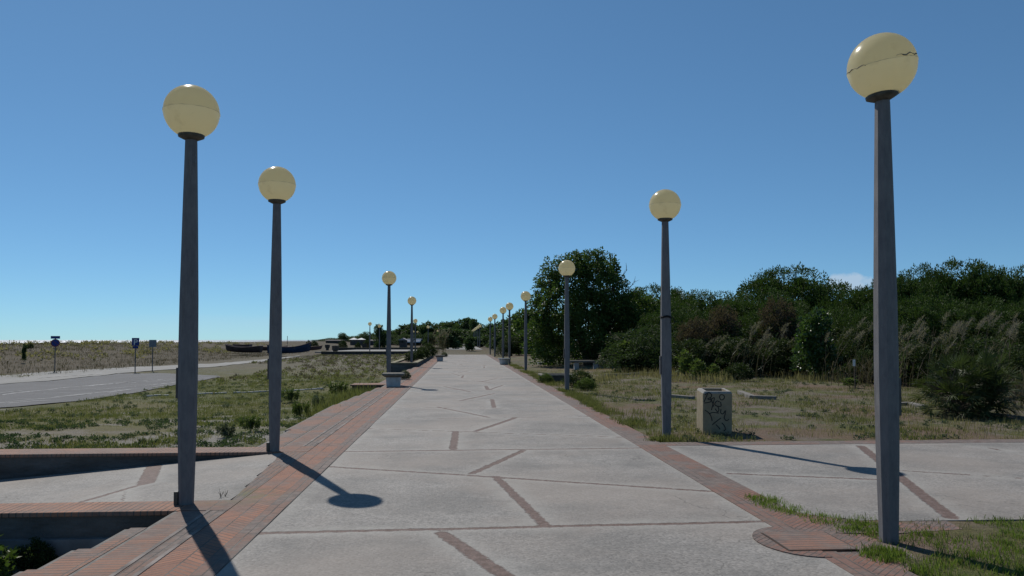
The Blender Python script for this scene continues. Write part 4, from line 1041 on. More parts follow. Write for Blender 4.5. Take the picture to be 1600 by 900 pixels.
def crown(seed, lobes, ntuft, tr, nl, ll, lw_, inner=0.55, droop=0.0, upbias=0.2, updir=0.25):
    rng = np.random.default_rng(seed); lobes = np.array(lobes, dtype=float)
    wgt = (lobes[:, 3] * lobes[:, 4] * lobes[:, 5]) ** (2 / 3); wgt /= wgt.sum()
    idx = rng.choice(len(lobes), ntuft, p=wgt); Lb = lobes[idx]
    d = rng.normal(size=(ntuft, 3)); d[:, 2] += upbias; d /= np.linalg.norm(d, axis=1)[:, None]
    r = rng.uniform(inner, 1.06, (ntuft, 1)) ** 0.7
    c = Lb[:, :3] + d * Lb[:, 3:6] * r
    return leaves(rng, c, tr, nl, ll, lw_, droop, d, updir)


def trunk(seed, hts, r0, targets, lean=(0, 0), mid=0.5):
    rr = random.Random(seed); m = MB(); top = Vector((lean[0], lean[1], hts))
    base = [Vector((0, 0, -0.3)), Vector((0.02, 0, 0.1)), top * 0.5 + Vector((rr.uniform(-.1, .1), rr.uniform(-.1, .1), 0)), top]
    m.tube(base, [r0 * 1.35, r0 * 1.1, r0 * 0.9, r0 * 0.75], 8)
    for t_ in targets:
        t_ = Vector(t_); c1 = top.lerp(t_, 0.45) + Vector((rr.uniform(-.2, .2), rr.uniform(-.2, .2), rr.uniform(-.1, .2)))
        m.tube([top - Vector((0, 0, 0.05)), c1, t_], [r0 * 0.55, r0 * 0.35, r0 * 0.12], 6)
        for _ in range(2):
            e = t_ + Vector((rr.uniform(-.6, .6), rr.uniform(-.6, .6), rr.uniform(0, .5))); m.tube([c1.lerp(t_, rr.uniform(.2, .8)), e], [r0 * 0.18, r0 * 0.05], 5)
    return m


# tree kinds: nominal height 5, built once, then copied
rngp = random.Random(11)
def pine_lobes(seed, R=2.7, hz=3.4, n=11, flat=0.85, size=1.25):
    r_ = random.Random(seed); L = [(0, 0, hz + 0.1, 1.9, 1.9, 1.05), (0, 0, hz - 0.5, 2.1, 2.1, 1.0)]
    for i in range(n):
        a = 2 * math.pi * i / n + r_.uniform(-.3, .3); q_ = R * r_.uniform(0.45, 0.78); s_ = size * r_.uniform(0.9, 1.1)
        L.append((q_ * math.cos(a), q_ * math.sin(a), hz - 0.12 - 0.28 * q_ + r_.uniform(-.15, .12), s_, s_, s_ * flat))
    return L
KIND = {}
def kind(name, V_F, tm, leafm, barkm='bark'):
    cm = mesh_np(name + '_crown', V_F[0], V_F[1], [M[leafm]]); tmm = mesh_np(name + '_trunk', tm.v, tm.f, [M[barkm]], tm.m, True); KIND[name] = (cm, tmm)
for s_ in (1, 2, 3):
    L = pine_lobes(s_ * 7, 2.5 + 0.25 * s_, 3.55, 10 + s_); L += [(x * 0.9, y * 0.9, z - 1.1, a, b, c) for (x, y, z, a, b, c) in L[1::2]]
    kind('pine%d' % s_, crown(s_, L, 1150, 0.22, 34, 0.13, 0.026, 0.72, upbias=0.35, updir=0.55), trunk(s_, 1.9, 0.17, [(x * 0.8, y * 0.8, z) for (x, y, z, _, _, _) in L[1:8]]), 'pine')
for s_ in (1, 2):
    r_ = random.Random(s_ + 40); L = []
    for i in range(16):
        a = r_.uniform(0, 6.28); h_ = r_.uniform(0.35, 4.3); q_ = 1.5 * math.sqrt(max(0, 1 - ((h_ - 2.1) / 2.6) ** 2)) * r_.uniform(.4, 1); sz = r_.uniform(.55, .9); L.append((q_ * math.cos(a), q_ * math.sin(a), h_, sz, sz, sz))
    kind('far%d' % s_, crown(s_ + 30, L, 220, 0.34, 26, 0.36, 0.10, 0.4), trunk(s_, 1.2, 0.15, [(0, 0, 3.2), (.6, .3, 2.6), (-.5, -.3, 2.6)]), 'pinefar')
for s_ in (1, 2, 3):     # ground-hugging shrub, height 2.6
    r_ = random.Random(s_ + 60); L = []
    for i in range(13):
        a = r_.uniform(0, 6.28); q_ = r_.uniform(0, 1.25); sz = r_.uniform(.5, .8); L.append((q_ * math.cos(a), q_ * math.sin(a), r_.uniform(.4, 1.95) - 0.25 * q_, sz, sz, sz))
    kind('shrub%d' % s_, crown(s_ + 50, L, 560, 0.17, 30, 0.10, 0.026, 0.6, upbias=0.3), trunk(s_, 0.5, 0.07, [(.5, .2, 1.5), (-.5, .3, 1.6), (0, -.4, 1.7)]), ['feathery', 'shrub', 'shrub'][s_ - 1])
L = [(0, 0, 1.35, 0.62, 0.6, 0.95), (-0.3, 0, 0.75, 0.55, 0.5, 0.7), (0.35, 0.1, 0.7, 0.5, 0.5, 0.65), (0.1, 0, 2.1, 0.48, 0.45, 0.5), (-0.15, 0, 1.8, .5, .45, .6)]
kind('glossybush', crown(71, L, 210, 0.17, 22, 0.13, 0.045, 0.55), trunk(7, 0.5, 0.06, [(.2, 0, 1.7), (-.3, .1, 1.4)]), 'glossy')
kind('roundbush', crown(72, [(0, 0, 0.42, 0.5, 0.5, 0.42), (.28, 0, .3, .35, .35, .3), (-.3, .1, .3, .35, .35, .3)], 130, 0.1, 24, 0.08, 0.02, 0.4), trunk(8, 0.12, 0.03, [(.2, 0, .4), (-.2, 0, .4)]), 'shrub')
kind('sapling', crown(73, [(0, 0, 0.55, 0.16, 0.16, 0.4), (0.08, 0, 0.3, .2, .2, .25)], 26, 0.08, 12, 0.11, 0.03, 0.3), trunk(9, 0.2, 0.012, [(.05, 0, .8), (-.06, .03, .6)]), 'sprout')

def plant(kindn, px, py_top, Y, name, label, cat, group, pxw=None, hk=5.0, wk=5.4, rz=0.0, zb=None, mat=None):
    zz_ = np.array([0.0] * (len(KIND[kindn][0].vertices) * 3), dtype=np.float32); KIND[kindn][0].vertices.foreach_get('co', zz_); zz_ = zz_.reshape(-1, 3)
    hk = float(np.percentile(zz_[:, 2], 99.6)); wk = float(np.percentile(zz_[:, 0], 98.5) - np.percentile(zz_[:, 0], 1.5))
    top = PY(px, py_top, Y); z = gz(top.x, Y) if zb is None else zb
    s = (top.z - z) / hk; o = empty(name, (top.x, Y, z), label, cat, group, rz)
    sw = s if pxw is None else (pxw * Y / F / wk)
    o.scale = (sw, sw, s)
    cm, tm = KIND[kindn]
    if mat:
        key = kindn + mat
        if key not in KIND:
            c2 = cm.copy(); c2.materials.clear(); c2.materials.append(M[mat]); KIND[key] = (c2, tm)
        cm = KIND[key][0]
    link('crown' if name.endswith('tree') else 'foliage', cm, o); link('trunk' if name.endswith('tree') else 'stem', tm, o); return o

PG = 'stone pines behind the rough ground at right'
pines = [  # px, top, Y, width px, kind, label
    (1022, 447, 50, 120, 1, 'stone pine just right of the big dark tree, seen above the second right lamp\'s cable'),
    (1098, 454, 46, 130, 2, 'low rounded pine right of the second right lamp'),
    (1140, 466, 42, 90, 3, 'pine in the dip before the tallest dark umbrella pine'),
    (1236, 418, 44, 140, 1, 'tall dark umbrella pine left of the white cloud'),
    (1190, 452, 40, 110, 2, 'pine leaning out on the left of the umbrella pine'),
    (1288, 450, 41, 90, 3, 'narrow pine directly under the left edge of the cloud'),
    (1335, 453, 40, 110, 1, 'bright green pine directly under the cloud'),
    (1396, 430, 38, 96, 2, 'pine top directly behind the nearest right lamp pole'),
    (1440, 416, 37, 120, 3, 'bushy pine first to the right of the nearest right lamp pole'),
    (1500, 408, 37, 125, 1, 'tallest bushy pine above the reed plumes'),
    (1556, 419, 36, 120, 2, 'pine above the dwarf palm near the frame\'s right side'),
    (1620, 414, 35, 130, 3, 'pine cut by the right edge of the photo'),
    (1060, 476, 40, 90, 2, 'lower pine in front of the rounded pine, right of second right lamp'),
    (1150, 498, 37, 100, 3, 'low pine in front of the dip in the tree line'),
    (1215, 478, 37, 110, 1, 'bright lower pine in front of the umbrella pine'),
    (1300, 482, 36, 110, 2, 'lower pine behind the tall glossy shrub'),
    (1372, 474, 34, 110, 3, 'lower pine behind the nearest right lamp pole, left side'),
    (1448, 462, 33, 110, 1, 'lower pine with dark hollows right of the nearest lamp pole'),
    (1530, 466, 33, 120, 2, 'lower pine behind the dense reed plumes'),
    (1608, 468, 32, 110, 3, 'lower pine at the right frame edge')]
for i, (px, pt, Y, wpx, k_, lb) in enumerate(pines):
    plant('pine%d' % k_, px, pt + 3, Y, 'pine_tree', lb, 'tree', PG, wpx * 1.12, 5.05, 5.6, i * 1.3)
shr = [(1010, 520, 36, 110, 1, 'dark feathery shrub behind the second right lamp'), (1062, 512, 34, 90, 1, 'dark feathery shrub first right of the second right lamp'),
       (1110, 530, 32, 90, 3, 'dark shrub above the graffiti bin'), (1160, 528, 31, 85, 2, 'brown-stemmed shrub above the small round bush'), (1210, 530, 31, 90, 3, 'dark shrub left of the tall glossy shrub'),
       (1320, 535, 29, 80, 2, 'dark shrub between the tall glossy shrub and small white sign'), (1352, 548, 26, 55, 3, 'low dark shrub right behind the small white sign'),
       (1420, 535, 25, 75, 2, 'dark shrub right of the nearest right lamp pole'), (1480, 540, 24, 90, 3, 'dark shrub behind the left half of the dwarf palm'),
       (1560, 530, 24, 100, 1, 'blue-green shrub behind the right half of the dwarf palm'), (1620, 540, 21, 110, 2, 'dark shrub at the right frame edge'), (965, 530, 44, 70, 3, 'dark shrub under the right side of the big tree')]
for i, (px, pt, Y, wpx, k_, lb) in enumerate(shr):
    plant('shrub%d' % k_, px, pt, Y, 'shrub', lb, 'shrub', 'shrubs along the foot of the pines', wpx * 1.15, 2.55, 3.4, i * 0.9)
brn = [(1120, 482, 35, 80, 'brown twiggy bush between the rounded pine and the graffiti bin'), (1225, 470, 34.5, 75, 'brown twiggy bush left of the tall glossy shrub'), (1085, 500, 33, 60, 'greyish twiggy bush right of the second right lamp')]
for i, (px, pt, Y, wpx, lb) in enumerate(brn): plant('shrub2', px, pt, Y, 'shrub', lb, 'shrub', 'dry brown bushes before the pines', wpx * 1.1, 2.55, 3.4, i * 2.1, mat='brownbush')
plant('glossybush', 1273, 484, 28.3, 'tall_shrub', 'tall narrow shrub with glossy leaves standing out before the pines', 'shrub', None, 62, 2.6, 1.9)
r_ = random.Random(90); kind('tallweed', crown(80, [(r_.uniform(-.4, .4), r_.uniform(-.35, .35), r_.uniform(.25, .6), .1, .1, r_.uniform(.22, .42)) for _ in range(11)], 170, 0.07, 12, 0.10, 0.02, 0.2, updir=.7), trunk(8, 0.12, 0.02, [(.2, 0, .6), (-.2, 0, .6), (0, .2, .7)]), 'sprout')
kind('pitweed', crown(79, [(0, 0, 0.5, 0.5, 0.5, 0.5), (.45, 0, .35, .4, .4, .35), (-.4, .1, .55, .35, .35, .45)], 80, 0.13, 12, 0.2, 0.055, 0.3), trunk(8, 0.12, 0.03, [(.2, 0, .4), (-.2, 0, .4)]), 'sprout')
plant('roundbush', 1155, 567, 27.6, 'shrub', 'small round dark bush above and right of the graffiti bin', 'shrub', None, 42, 0.88, 1.2)
plant('roundbush', 905, 578, 26.4, 'shrub', 'low dark bush touching the right side of the third right lamp base', 'shrub', None, 44, 0.88, 1.2)
plant('roundbush', 915, 590, 24.6, 'shrub', 'yellow-green weed clump in front of the low bush by the third right lamp', 'shrub', None, 30, 0.88, 1.2, mat='sprout')
plant('roundbush', 852, 583, 28.6, 'shrub', 'light green grassy clump left of the low brick planter box', 'shrub', None, 22, 0.88, 1.2, mat='sprout')
EXTRA = [(1035, 508, 38, 90), (1085, 505, 37, 90), (1135, 512, 35, 90), (1185, 508, 35, 90), (1240, 500, 34, 90), (1295, 510, 32, 90), (1340, 505, 30, 90), (1395, 505, 28, 90), (1440, 508, 27, 90), (1500, 505, 27, 95), (1550, 505, 27, 95), (1600, 508, 25, 95)]
for i, (px, pt, Y, wpx) in enumerate(EXTRA):
    plant('shrub%d' % (2 + i % 2), px, pt, Y, 'shrub', ['first', 'second', 'third', 'fourth', 'fifth', 'sixth', 'seventh', 'eighth', 'ninth', 'tenth', 'eleventh', 'twelfth'][i] + ' tall dark undergrowth shrub below the pines, counted rightwards from the second right lamp', 'shrub', 'dark undergrowth below the pines', wpx * 1.15, 2.55, 3.4, i * 1.9)
for px, pt, Y, w_, lb in ((1070, 546, 29, 20, 'light green sapling right of the second right lamp'), (1090, 560, 28, 18, 'shorter light green sapling above the graffiti bin'), (975, 532, 36, 30, 'yellow-green sapling at the right foot of the big tree'),
                      (1327, 590, 24, 20, 'yellow-green sapling left of the small white sign'), (1115, 568, 28, 14, 'tiny sapling above the right side of the graffiti bin')):
    plant('sapling', px, pt, Y, 'sapling', lb, 'plant', 'light green saplings before the pines', w_ * 1.3, 0.98, 0.5)
plant('shrub3', 799, 526, 76, 'shrub', 'rounded mid green bush between the fifth and fourth right lamps', 'shrub', None, 46, 2.55, 3.4)

# the big broad-leaved tree
YB = 45.5; bp = PY(921, 575, YB); bz = gz(bp.x, YB)
def lob(px, py, rp, dy=0.0, f=1.0):
    v = PY(px, py, YB + dy); r = rp * YB / F; return (v.x - bp.x, dy, v.z - bz, r, r * f, r)
LB = [lob(868, 424, 24), lob(898, 414, 20, .5), lob(925, 413, 22, -.3), lob(948, 418, 18, .3), lob(893, 440, 34, 0), lob(935, 440, 34, .8), lob(950, 462, 36, -.6), lob(856, 440, 16), lob(845, 448, 12, 0.3), lob(852, 484, 26), lob(880, 480, 38, -1),
      lob(925, 490, 44, 1), lob(845, 515, 22, -.4), lob(870, 520, 34, .6), lob(915, 520, 38, -1.2), lob(960, 500, 40, .4), lob(990, 480, 26, 0), lob(1012, 486, 22, .6), lob(985, 515, 26, -.5), lob(850, 548, 18, -.6), lob(872, 548, 22, .4), lob(900, 520, 50, 2.4),
      lob(838, 468, 9, 0), lob(835, 540, 16, .5), lob(960, 535, 26, 1.8), lob(936, 397, 7), lob(924, 396, 6), lob(868, 562, 14, 1.5), lob(842, 564, 12, .8)]
bt = empty('broadleaf_tree', (bp.x, YB, bz), 'big dark broad-leaved tree with forked trunk shading the stone bench', 'tree')
Vc, Fc = crown(101, LB, 2300, 0.23, 26, 0.15, 0.045, 0.5, upbias=0.15, droop=0.15)
link('crown', mesh_np('big_crown', Vc, Fc, [M['fig']]), bt)
m = MB()
m.tube([(0, 0, -0.3), (-0.02, 0, 0.25), (-.25, 0, 0.9), (-.55, 0.1, 1.7), (-.9, 0, 2.8), (-1.4, .2, 4.2)], [.42, .36, .26, .22, .16, .07], 10)
m.tube([(0.05, 0, 0.1), (.22, 0, 0.5), (.5, 0, 1.1), (.75, 0, 1.8), (1.0, 0.1, 2.9), (1.0, 0, 4.4)], [.34, .30, .24, .20, .14, .06], 10)
m.tube([(.7, 0, 1.6), (1.3, -.2, 2.4), (2.4, -.1, 3.6)], [.13, .10, .05], 7); m.tube([(-.55, .1, 1.7), (-1.3, .3, 2.2), (-2.2, .2, 3.0)], [.13, .1, .04], 7)
m.build('trunk', M['bark'], bt, smooth=True)
# dead branches sticking out of the crown
m = MB(); rr = random.Random(8)
def dead(px0, py0, px1, py1, r, depth=2):
    a = PY(px0, py0, YB); b = PY(px1, py1, YB); a = Vector((a.x - bp.x, 0, a.z - bz)); b = Vector((b.x - bp.x, 0, b.z - bz))
    mid = a.lerp(b, 0.5) + Vector((rr.uniform(-.1, .1), rr.uniform(-.2, .2), 0)); m.tube([a, mid, b], [r, r * .7, r * .25], 5)
    if depth:
        L = (b - a).length
        for _ in range(4):
            s0 = a.lerp(b, rr.uniform(.35, .95)); e = s0 + ((b - a).normalized() + Vector((rr.uniform(-.9, .9), rr.uniform(-.5, .5), rr.uniform(-.3, .5)))) * L * 0.25; m.tube([s0, s0.lerp(e, .5) + Vector((.02, 0, .03)), e], [r * .4, r * .3, r * .1], 4)
dead(950, 470, 980, 421, .05); dead(966, 450, 955, 424, .035); dead(970, 462, 993, 438, .03); dead(960, 460, 944, 425, .03); dead(845, 465, 834, 450, .02, 1); dead(955, 455, 970, 432, .03)
m.build('dead_branches', M['deadwood'], bt)

# trees right of the path end and the far tree line
FG = 'dark trees of the far tree line'
far = [(505, 529.5, 330, 26), (520, 528, 300, 26), (538, 520.5, 290, 20), (552, 525, 300, 24), (563, 522, 280, 24), (577, 519, 270, 26), (590, 522, 270, 20), (603, 516, 250, 28),
       (622, 515, 240, 26), (634, 508, 240, 24), (645, 506, 230, 22), (656, 509, 235, 20), (668, 504, 220, 24), (680, 508, 230, 20), (692, 505, 220, 22), (703, 504, 215, 24), (716, 501, 215, 22), (726, 498, 210, 22),
       (738, 503, 215, 20), (742, 499.5, 200, 14), (750, 508, 205, 20), (757, 513, 210, 16), (612, 523, 225, 24), (650, 522, 215, 28), (675, 520, 205, 26), (700, 518, 200, 26), (722, 515, 195, 28), (745, 518, 190, 24), (765, 512, 170, 22), (590, 526, 235, 24), (630, 522, 215, 26), (565, 529, 255, 20), (762, 525, 185, 20)]
wl_ = ['left end', 'lower left', 'middle', 'right', 'rear']
far_sorted = sorted(range(len(far)), key=lambda i: far[i][0])
ordw = ['first', 'second', 'third', 'fourth', 'fifth', 'sixth', 'seventh', 'eighth', 'ninth', 'tenth', 'eleventh', 'twelfth', 'thirteenth', 'fourteenth', 'fifteenth', 'sixteenth', 'seventeenth', 'eighteenth', 'nineteenth', 'twentieth', 'twenty-first',
        'twenty-second', 'twenty-third', 'twenty-fourth', 'twenty-fifth', 'twenty-sixth', 'twenty-seventh', 'twenty-eighth', 'twenty-ninth', 'thirtieth', 'thirty-first', 'thirty-second', 'thirty-third', 'thirty-fourth']
for r_, i in enumerate(far_sorted):
    px, pt, Y, wpx = far[i]
    plant(('shrub2' if pt > 517 else 'far%d' % (1 + i % 2)), px, pt, Y, 'dark_tree', ordw[r_] + ' tree of the far tree line counted from its seaward left end', 'tree', FG, wpx * 1.15, 5.0, 3.9, i * 1.7, mat='pinefar')
midt = [(700, 513, 112, 30, 'dark tree on thin trunks just right of the dry plumes, left of path end'), (712, 520, 128, 20, 'smaller dark tree behind the one right of the dry plumes'), (776, 505, 125, 26, 'dark tree behind the pair of lamps at the path end'),
        (790, 500, 118, 30, 'dark tree behind the sixth right lamp'), (808, 492, 96, 34, 'dark tree left of the big tree, behind the fourth right lamp'), (826, 484, 84, 36, 'tree peeping out at the left side of the big dark tree'),
        (770, 522, 140, 26, 'low dark tree behind the lamps right of the path end'), (815, 510, 88, 36, 'lower green tree left of the big dark tree'), (752, 526, 150, 22, 'low dark tree under the dense lamp row'), (843, 500, 75, 40, 'tree directly behind the left flank of the big tree'), (786, 520, 105, 26, 'low dark tree beneath the fifth and sixth right lamps')]
for i, (px, pt, Y, wpx, lb) in enumerate(midt): plant('far%d' % (1 + i % 2), px, pt, Y, 'dark_tree', lb, 'tree', 'trees right and left of the path end', wpx * 1.15, 5.0, 3.9, i * 1.1, mat='fig' if i in (5, 7, 9) else None)
plant('far1', 733, 526, 96, 'young_tree', 'young tree with curved thin trunk growing where the near slabs end', 'tree', None, 15, 5.0, 3.9)
plant('far2', 593, 508, 150, 'spindly_tree', 'spindly dark tree behind the second far lamp at left', 'tree', None, 17, 5.0, 3.9)
# bushes on the dune and in the planter bed
for px, pt, Y, w_, lb in ((482, 531.5, 150, 8, 'small dark bush on the dune crest above the blue boat bow'), (490, 531.8, 150, 14, 'wider dark bush on the dune crest right of the small one'), (535.5, 531, 140, 13, 'dark round bush on the dune left of the white canopy roof'),
                          (559, 534.5, 145, 9, 'dark bush below the white canopy roof'), (572, 531, 150, 10, 'dark bush left of the leftmost far lamp')):
    plant('roundbush', px, pt, Y, 'shrub', lb, 'shrub', 'dark bushes on the far dune', w_, 0.88, 1.2)
for px, pt, Y, w_, lb in ((668, 536, 66, 26, 'dark shrub farthest back in the raised planter bed'), (652, 545, 54, 22, 'dark shrub right behind the fourth left lamp in the planter bed'), (641, 548, 51, 16, 'small shrub left of the fourth left lamp in the planter bed'), (661, 542, 59, 20, 'middle dark shrub in the raised planter bed')):
    plant('roundbush', px, pt, Y, 'shrub', lb, 'shrub', 'shrubs in the raised planter bed', w_, 0.88, 1.2, zb=0.15)
# saplings on the dune at left
for px, pt, py_b, Y, w_, lb in ((38, 538, 564, 58, 5.5, 'lollipop-shaped sapling with bare curved stem on the dune at left'), (47, 536, 545, 70, 10, 'small dark green bush on the dune next to the lollipop sapling')):
    plant('far1' if py_b == 564 else 'roundbush', px, pt, Y, 'sapling_tree' if py_b == 564 else 'shrub', lb, 'plant', None, w_, 5.0 if py_b == 564 else .88, 3.9 if py_b == 564 else 1.2, zb=PY(px, py_b, Y).z)


# ------------------------------------------------------------------ reeds with plumes
def ribbon(VV, FF, pts, w0, w1, rng):
    base = len(VV); side = np.array([rng.normal(), rng.normal(), 0]); side /= np.linalg.norm(side)
    for i, p_ in enumerate(pts):
        w_ = w0 + (w1 - w0) * i / (len(pts) - 1); VV.append(np.array(p_) - side * w_); VV.append(np.array(p_) + side * w_)
    for i in range(len(pts) - 1): FF.append((base + 2 * i, base + 2 * i + 1, base + 2 * i + 3, base + 2 * i + 2))
def reeds(px, Y, label, n=46, h=(1.5, 2.3), spread=1.1, wind=0.45, np_=18, green=0.4, zb=None, group='dry reed clumps with feathery plumes', name='reed_clump'):
    c = PY(px, 560, Y); z = gz(c.x, Y) if zb is None else zb
    o = empty(name, (c.x, Y, z), label, 'reeds', group); rng = np.random.default_rng(int(px * 7 + Y))
    SV, SF, GV, GF, PV = [], [], [], [], []
    for i in range(n):
        b = np.array([rng.normal() * spread * .5, rng.normal() * spread * .35, -0.05]); H_ = rng.uniform(*h); ln = np.array([wind * H_ * rng.uniform(.2, .6) + rng.normal() * .12, rng.normal() * .1, 0])
        pts = [b + ln * (u ** 2) + np.array([0, 0, H_ * u * (1 - 0.06 * u * u)]) for u in np.linspace(0, 1, 6)]
        ribbon(SV, SF, pts, 0.009, 0.004, rng)
        for _ in range(3):
            u0 = rng.uniform(.15, .8); s0 = b + ln * u0 ** 2 + np.array([0, 0, H_ * u0]); dr = np.array([rng.normal() * .5 + wind * .4, rng.normal() * .5, 0]); l_ = rng.uniform(.3, .6)
            tgt = (GV, GF) if rng.random() < green else (SV, SF)
            ribbon(tgt[0], tgt[1], [s0, s0 + dr * l_ * .5 + np.array([0, 0, l_ * .4]), s0 + dr * l_ * 1.1 + np.array([0, 0, l_ * .25])], 0.011, 0.002, rng)
        if i < np_: PV.append((pts[-1], pts[-1] - pts[-2]))
    q_ = link('stalks', mesh_np('reed_stalks', np.array(SV), np.array(SF), [M['reed']]), o)
    if GV: link('leaves', mesh_np('reed_leaves', np.array(GV), np.array(GF), [M['reedgreen']]), o)
    for p_, d_ in PV:
        d_ = d_ / np.linalg.norm(d_); L_ = rng.uniform(.28, .45); cs = []; ax = []
        for u in np.linspace(0, 1, 9): cs.append(p_ + (d_ + np.array([wind * .5 * u, 0, -.12 * u])) * L_ * u); ax.append(d_ + np.array([wind * .4, 0, 0]))
        V_, F_ = leaves(rng, np.array(cs), 0.022, 9, 0.11, 0.007, 0.0, np.array(ax) * 2.2, 0.2); link('plume', mesh_np('reed_plume', V_, F_, [M['plume']]), o)
    return o
for px, Y, h, lb, k2 in ((1165, 29.5, (1.5, 2.5), 'reed clump with slanting plumes left of the tall glossy shrub', 16), (1195, 30, (1.6, 2.7), 'taller reed clump with plumes close to the tall glossy shrub', 18), (1322, 27, (1.8, 2.8), 'reed clump between the tall glossy shrub and small white sign', 16),
                     (1412, 24, (1.5, 2.4), 'reed clump first right of the nearest right lamp pole', 14), (1446, 24, (1.7, 2.6), 'reed clump second right of the nearest right lamp pole', 22), (1478, 23.5, (2.0, 2.75), 'tallest plumed reed clump above the left half of the dwarf palm', 30),
                     (1525, 23, (1.7, 2.6), 'reed clump above the middle of the dwarf palm', 22), (1560, 22.5, (1.9, 2.7), 'reed clump above the right half of the dwarf palm', 24), (1592, 21, (1.6, 2.5), 'reed clump at the right frame edge behind the dwarf palm', 20), (1120, 31, (1.2, 1.9), 'low sparse reed clump above the graffiti bin', 8)):
    reeds(px, Y, lb, 17, (h[0] * .7, h[1] * .84), 1.3, 0.5, min(k2, 8), 0.6)
reeds(684, 74.5, 'tall pampas grass with pale plumes at the far end of the planter bed', 60, (1.6, 2.6), 1.0, 0.2, 26, 0.2, zb=0.0, group=None, name='pampas_grass')
reeds(1600, 17.2, 'yellowish dry grass clump right of the dwarf palm', 70, (0.5, 1.1), 0.9, 0.25, 0, 0.05, group='dry grass clumps', name='grass_clump')
reeds(1345, 25, 'dry grass clump around the small white sign stake', 60, (0.6, 1.2), 1.2, 0.1, 0, 0.1, group='dry grass clumps', name='grass_clump')

# ------------------------------------------------------------------ dwarf fan palm
pv = PY(1510, 655, 15.8); po = empty('dwarf_palm', (pv.x, 15.8, gz(pv.x, 15.8)), 'bushy dwarf fan palm with many fronds at right, on the dry ground', 'palm')
rng = np.random.default_rng(77); FV = []; ST = MB()
for cl in range(10):
    cx = rng.uniform(-.7, .6); cy = rng.uniform(-.3, .4); hb = (.12, .5, .3, .2, .6, .15, .35, .1, .45, .2)[cl]
    for k2 in range(30):
        a = rng.uniform(0, 2 * math.pi); el = rng.uniform(-0.45, 1.3); d_ = np.array([math.cos(a) * math.cos(el), math.sin(a) * math.cos(el), math.sin(el)])
        l_ = rng.uniform(.3, .62); b = np.array([cx, cy, hb]); tip = b + d_ * l_; ST.tube([tuple(b), tuple(b + d_ * l_ * .5 + np.array([0, 0, .02])), tuple(tip)], [0.010, .008, .005], 4)
        side = np.cross(d_, [0, 0, 1]); side /= np.linalg.norm(side) + 1e-6; up = np.cross(side, d_); roll = rng.uniform(-.6, .6); side2 = side * math.cos(roll) + up * math.sin(roll); nrm = np.cross(side2, d_)
        nl = 15; fr = rng.uniform(.30, .44)
        for j in range(nl):
            an = (j / (nl - 1) - .5) * 2.5; dd = d_ * math.cos(an) + side2 * math.sin(an) + nrm * 0.12 * rng.normal() - np.array([0, 0, .12]); dd /= np.linalg.norm(dd); wd = np.cross(dd, nrm); wd /= np.linalg.norm(wd); ww = .011
            L_ = fr * rng.uniform(.8, 1.05) * (1 - .25 * abs(an) / 1.3)
            FV += [tip, tip + dd * L_ * .45 + wd * ww, tip + dd * L_ - np.array([0, 0, .03]), tip + dd * L_ * .45 - wd * ww]
FV = np.array(FV); link('fronds', mesh_np('palm_fronds', FV, np.arange(len(FV)).reshape(-1, 4), [M['palm']]), po); ST.build('stalks', M['reed'], po)
po.scale = (1.0, 1.05, 1.13)

# ------------------------------------------------------------------ grass and herbs
def grass(name, pts, hmin, hmax, nb, wid, spread, mat, seed, label=None, lean=0.5):
    rng = np.random.default_rng(seed); P0 = np.array(pts); n = len(P0) * nb
    b = np.repeat(P0, nb, 0); b[:, :2] += rng.normal(size=(n, 2)) * spread
    h = rng.uniform(hmin, hmax, n) * np.repeat(rng.uniform(.5, 1.2, len(P0)), nb); a = rng.uniform(0, 2 * np.pi, n); ln = rng.uniform(0.1, 1, n) * lean
    d = np.stack([np.cos(a) * ln * h, np.sin(a) * ln * h, h], 1); s_ = np.stack([-np.sin(a + .6), np.cos(a + .6), np.zeros(n)], 1) * (wid * rng.uniform(.6, 1.3, n))[:, None]
    mid = b + d * np.array([.35, .35, .6])
    V_ = np.stack([b - s_, b + s_, mid + s_ * .8, b + d, mid - s_ * .8], 1).reshape(-1, 3)
    idx = np.arange(n)[:, None] * 5 + np.array([0, 1, 2, 3, 4])
    o = link(name, mesh_np(name, V_, idx, [M[mat]])); tag(o, kind='stuff')
    if label: o['label'] = label; o['category'] = 'grass'
    return o
rg = random.Random(21)
def scat(n, x0, x1, y0, y1, f, ypow=1.0):
    out = []
    while len(out) < n:
        x = rg.uniform(x0, x1); y = y0 + (y1 - y0) * rg.random() ** ypow
        if f(x, y): out.append((x, y, gz(x, y) - 0.01))
    return out
def paved(x, y):
    if x > -8 or y < 14: return False
    e = -12.3 + 0.5 * vnoise(x, y, .8, 3)
    return x < e - 0.0 and x > -30 and y > 18 - (x + 10.9) * -0.0 and y < 64 and not (x < -23 and y > 42)
def dens(x, y, s, thr, seed): return vnoise(x, y, s, seed) + 0.35 * vnoise(x, y, s * 4, seed + 3) > thr
# dense green corner bottom right, creeping over the border
def corner(x, y):
    if y > 6.62 - 0.02 or x < 3.08: return False
    if x < 3.6 and 5.3 < y < 6.25: return vnoise(x, y, 2.5, 4) > 0.12 and x > 3.3
    return vnoise(x, y, 1.3, 9) > -0.28
grass('grass', scat(3300, 3.1, 8.5, 3.2, 6.62, corner), .02, .075, 13, .003, .035, 'grass', 1, 'short green grass in the bottom right corner around the lamp foot')
grass('dry_grass', scat(900, 3.1, 8.5, 3.2, 6.62, lambda x, y: corner(x, y) or vnoise(x, y, 1.5, 3) > .2), .02, .07, 8, .003, .05, 'drygrass', 41, 'dry blades mixed into the bottom right corner grass')
def creep(x, y):
    e = 3.02 + 0.30 * sstep(7.6, 6.3, y); return (abs(x - e) < 0.14 + 0.1 * vnoise(x, y, 3, 2)) or (3.2 < x < 3.7 and 6.2 < y < 6.75 and vnoise(x, y, 3, 1) > 0)
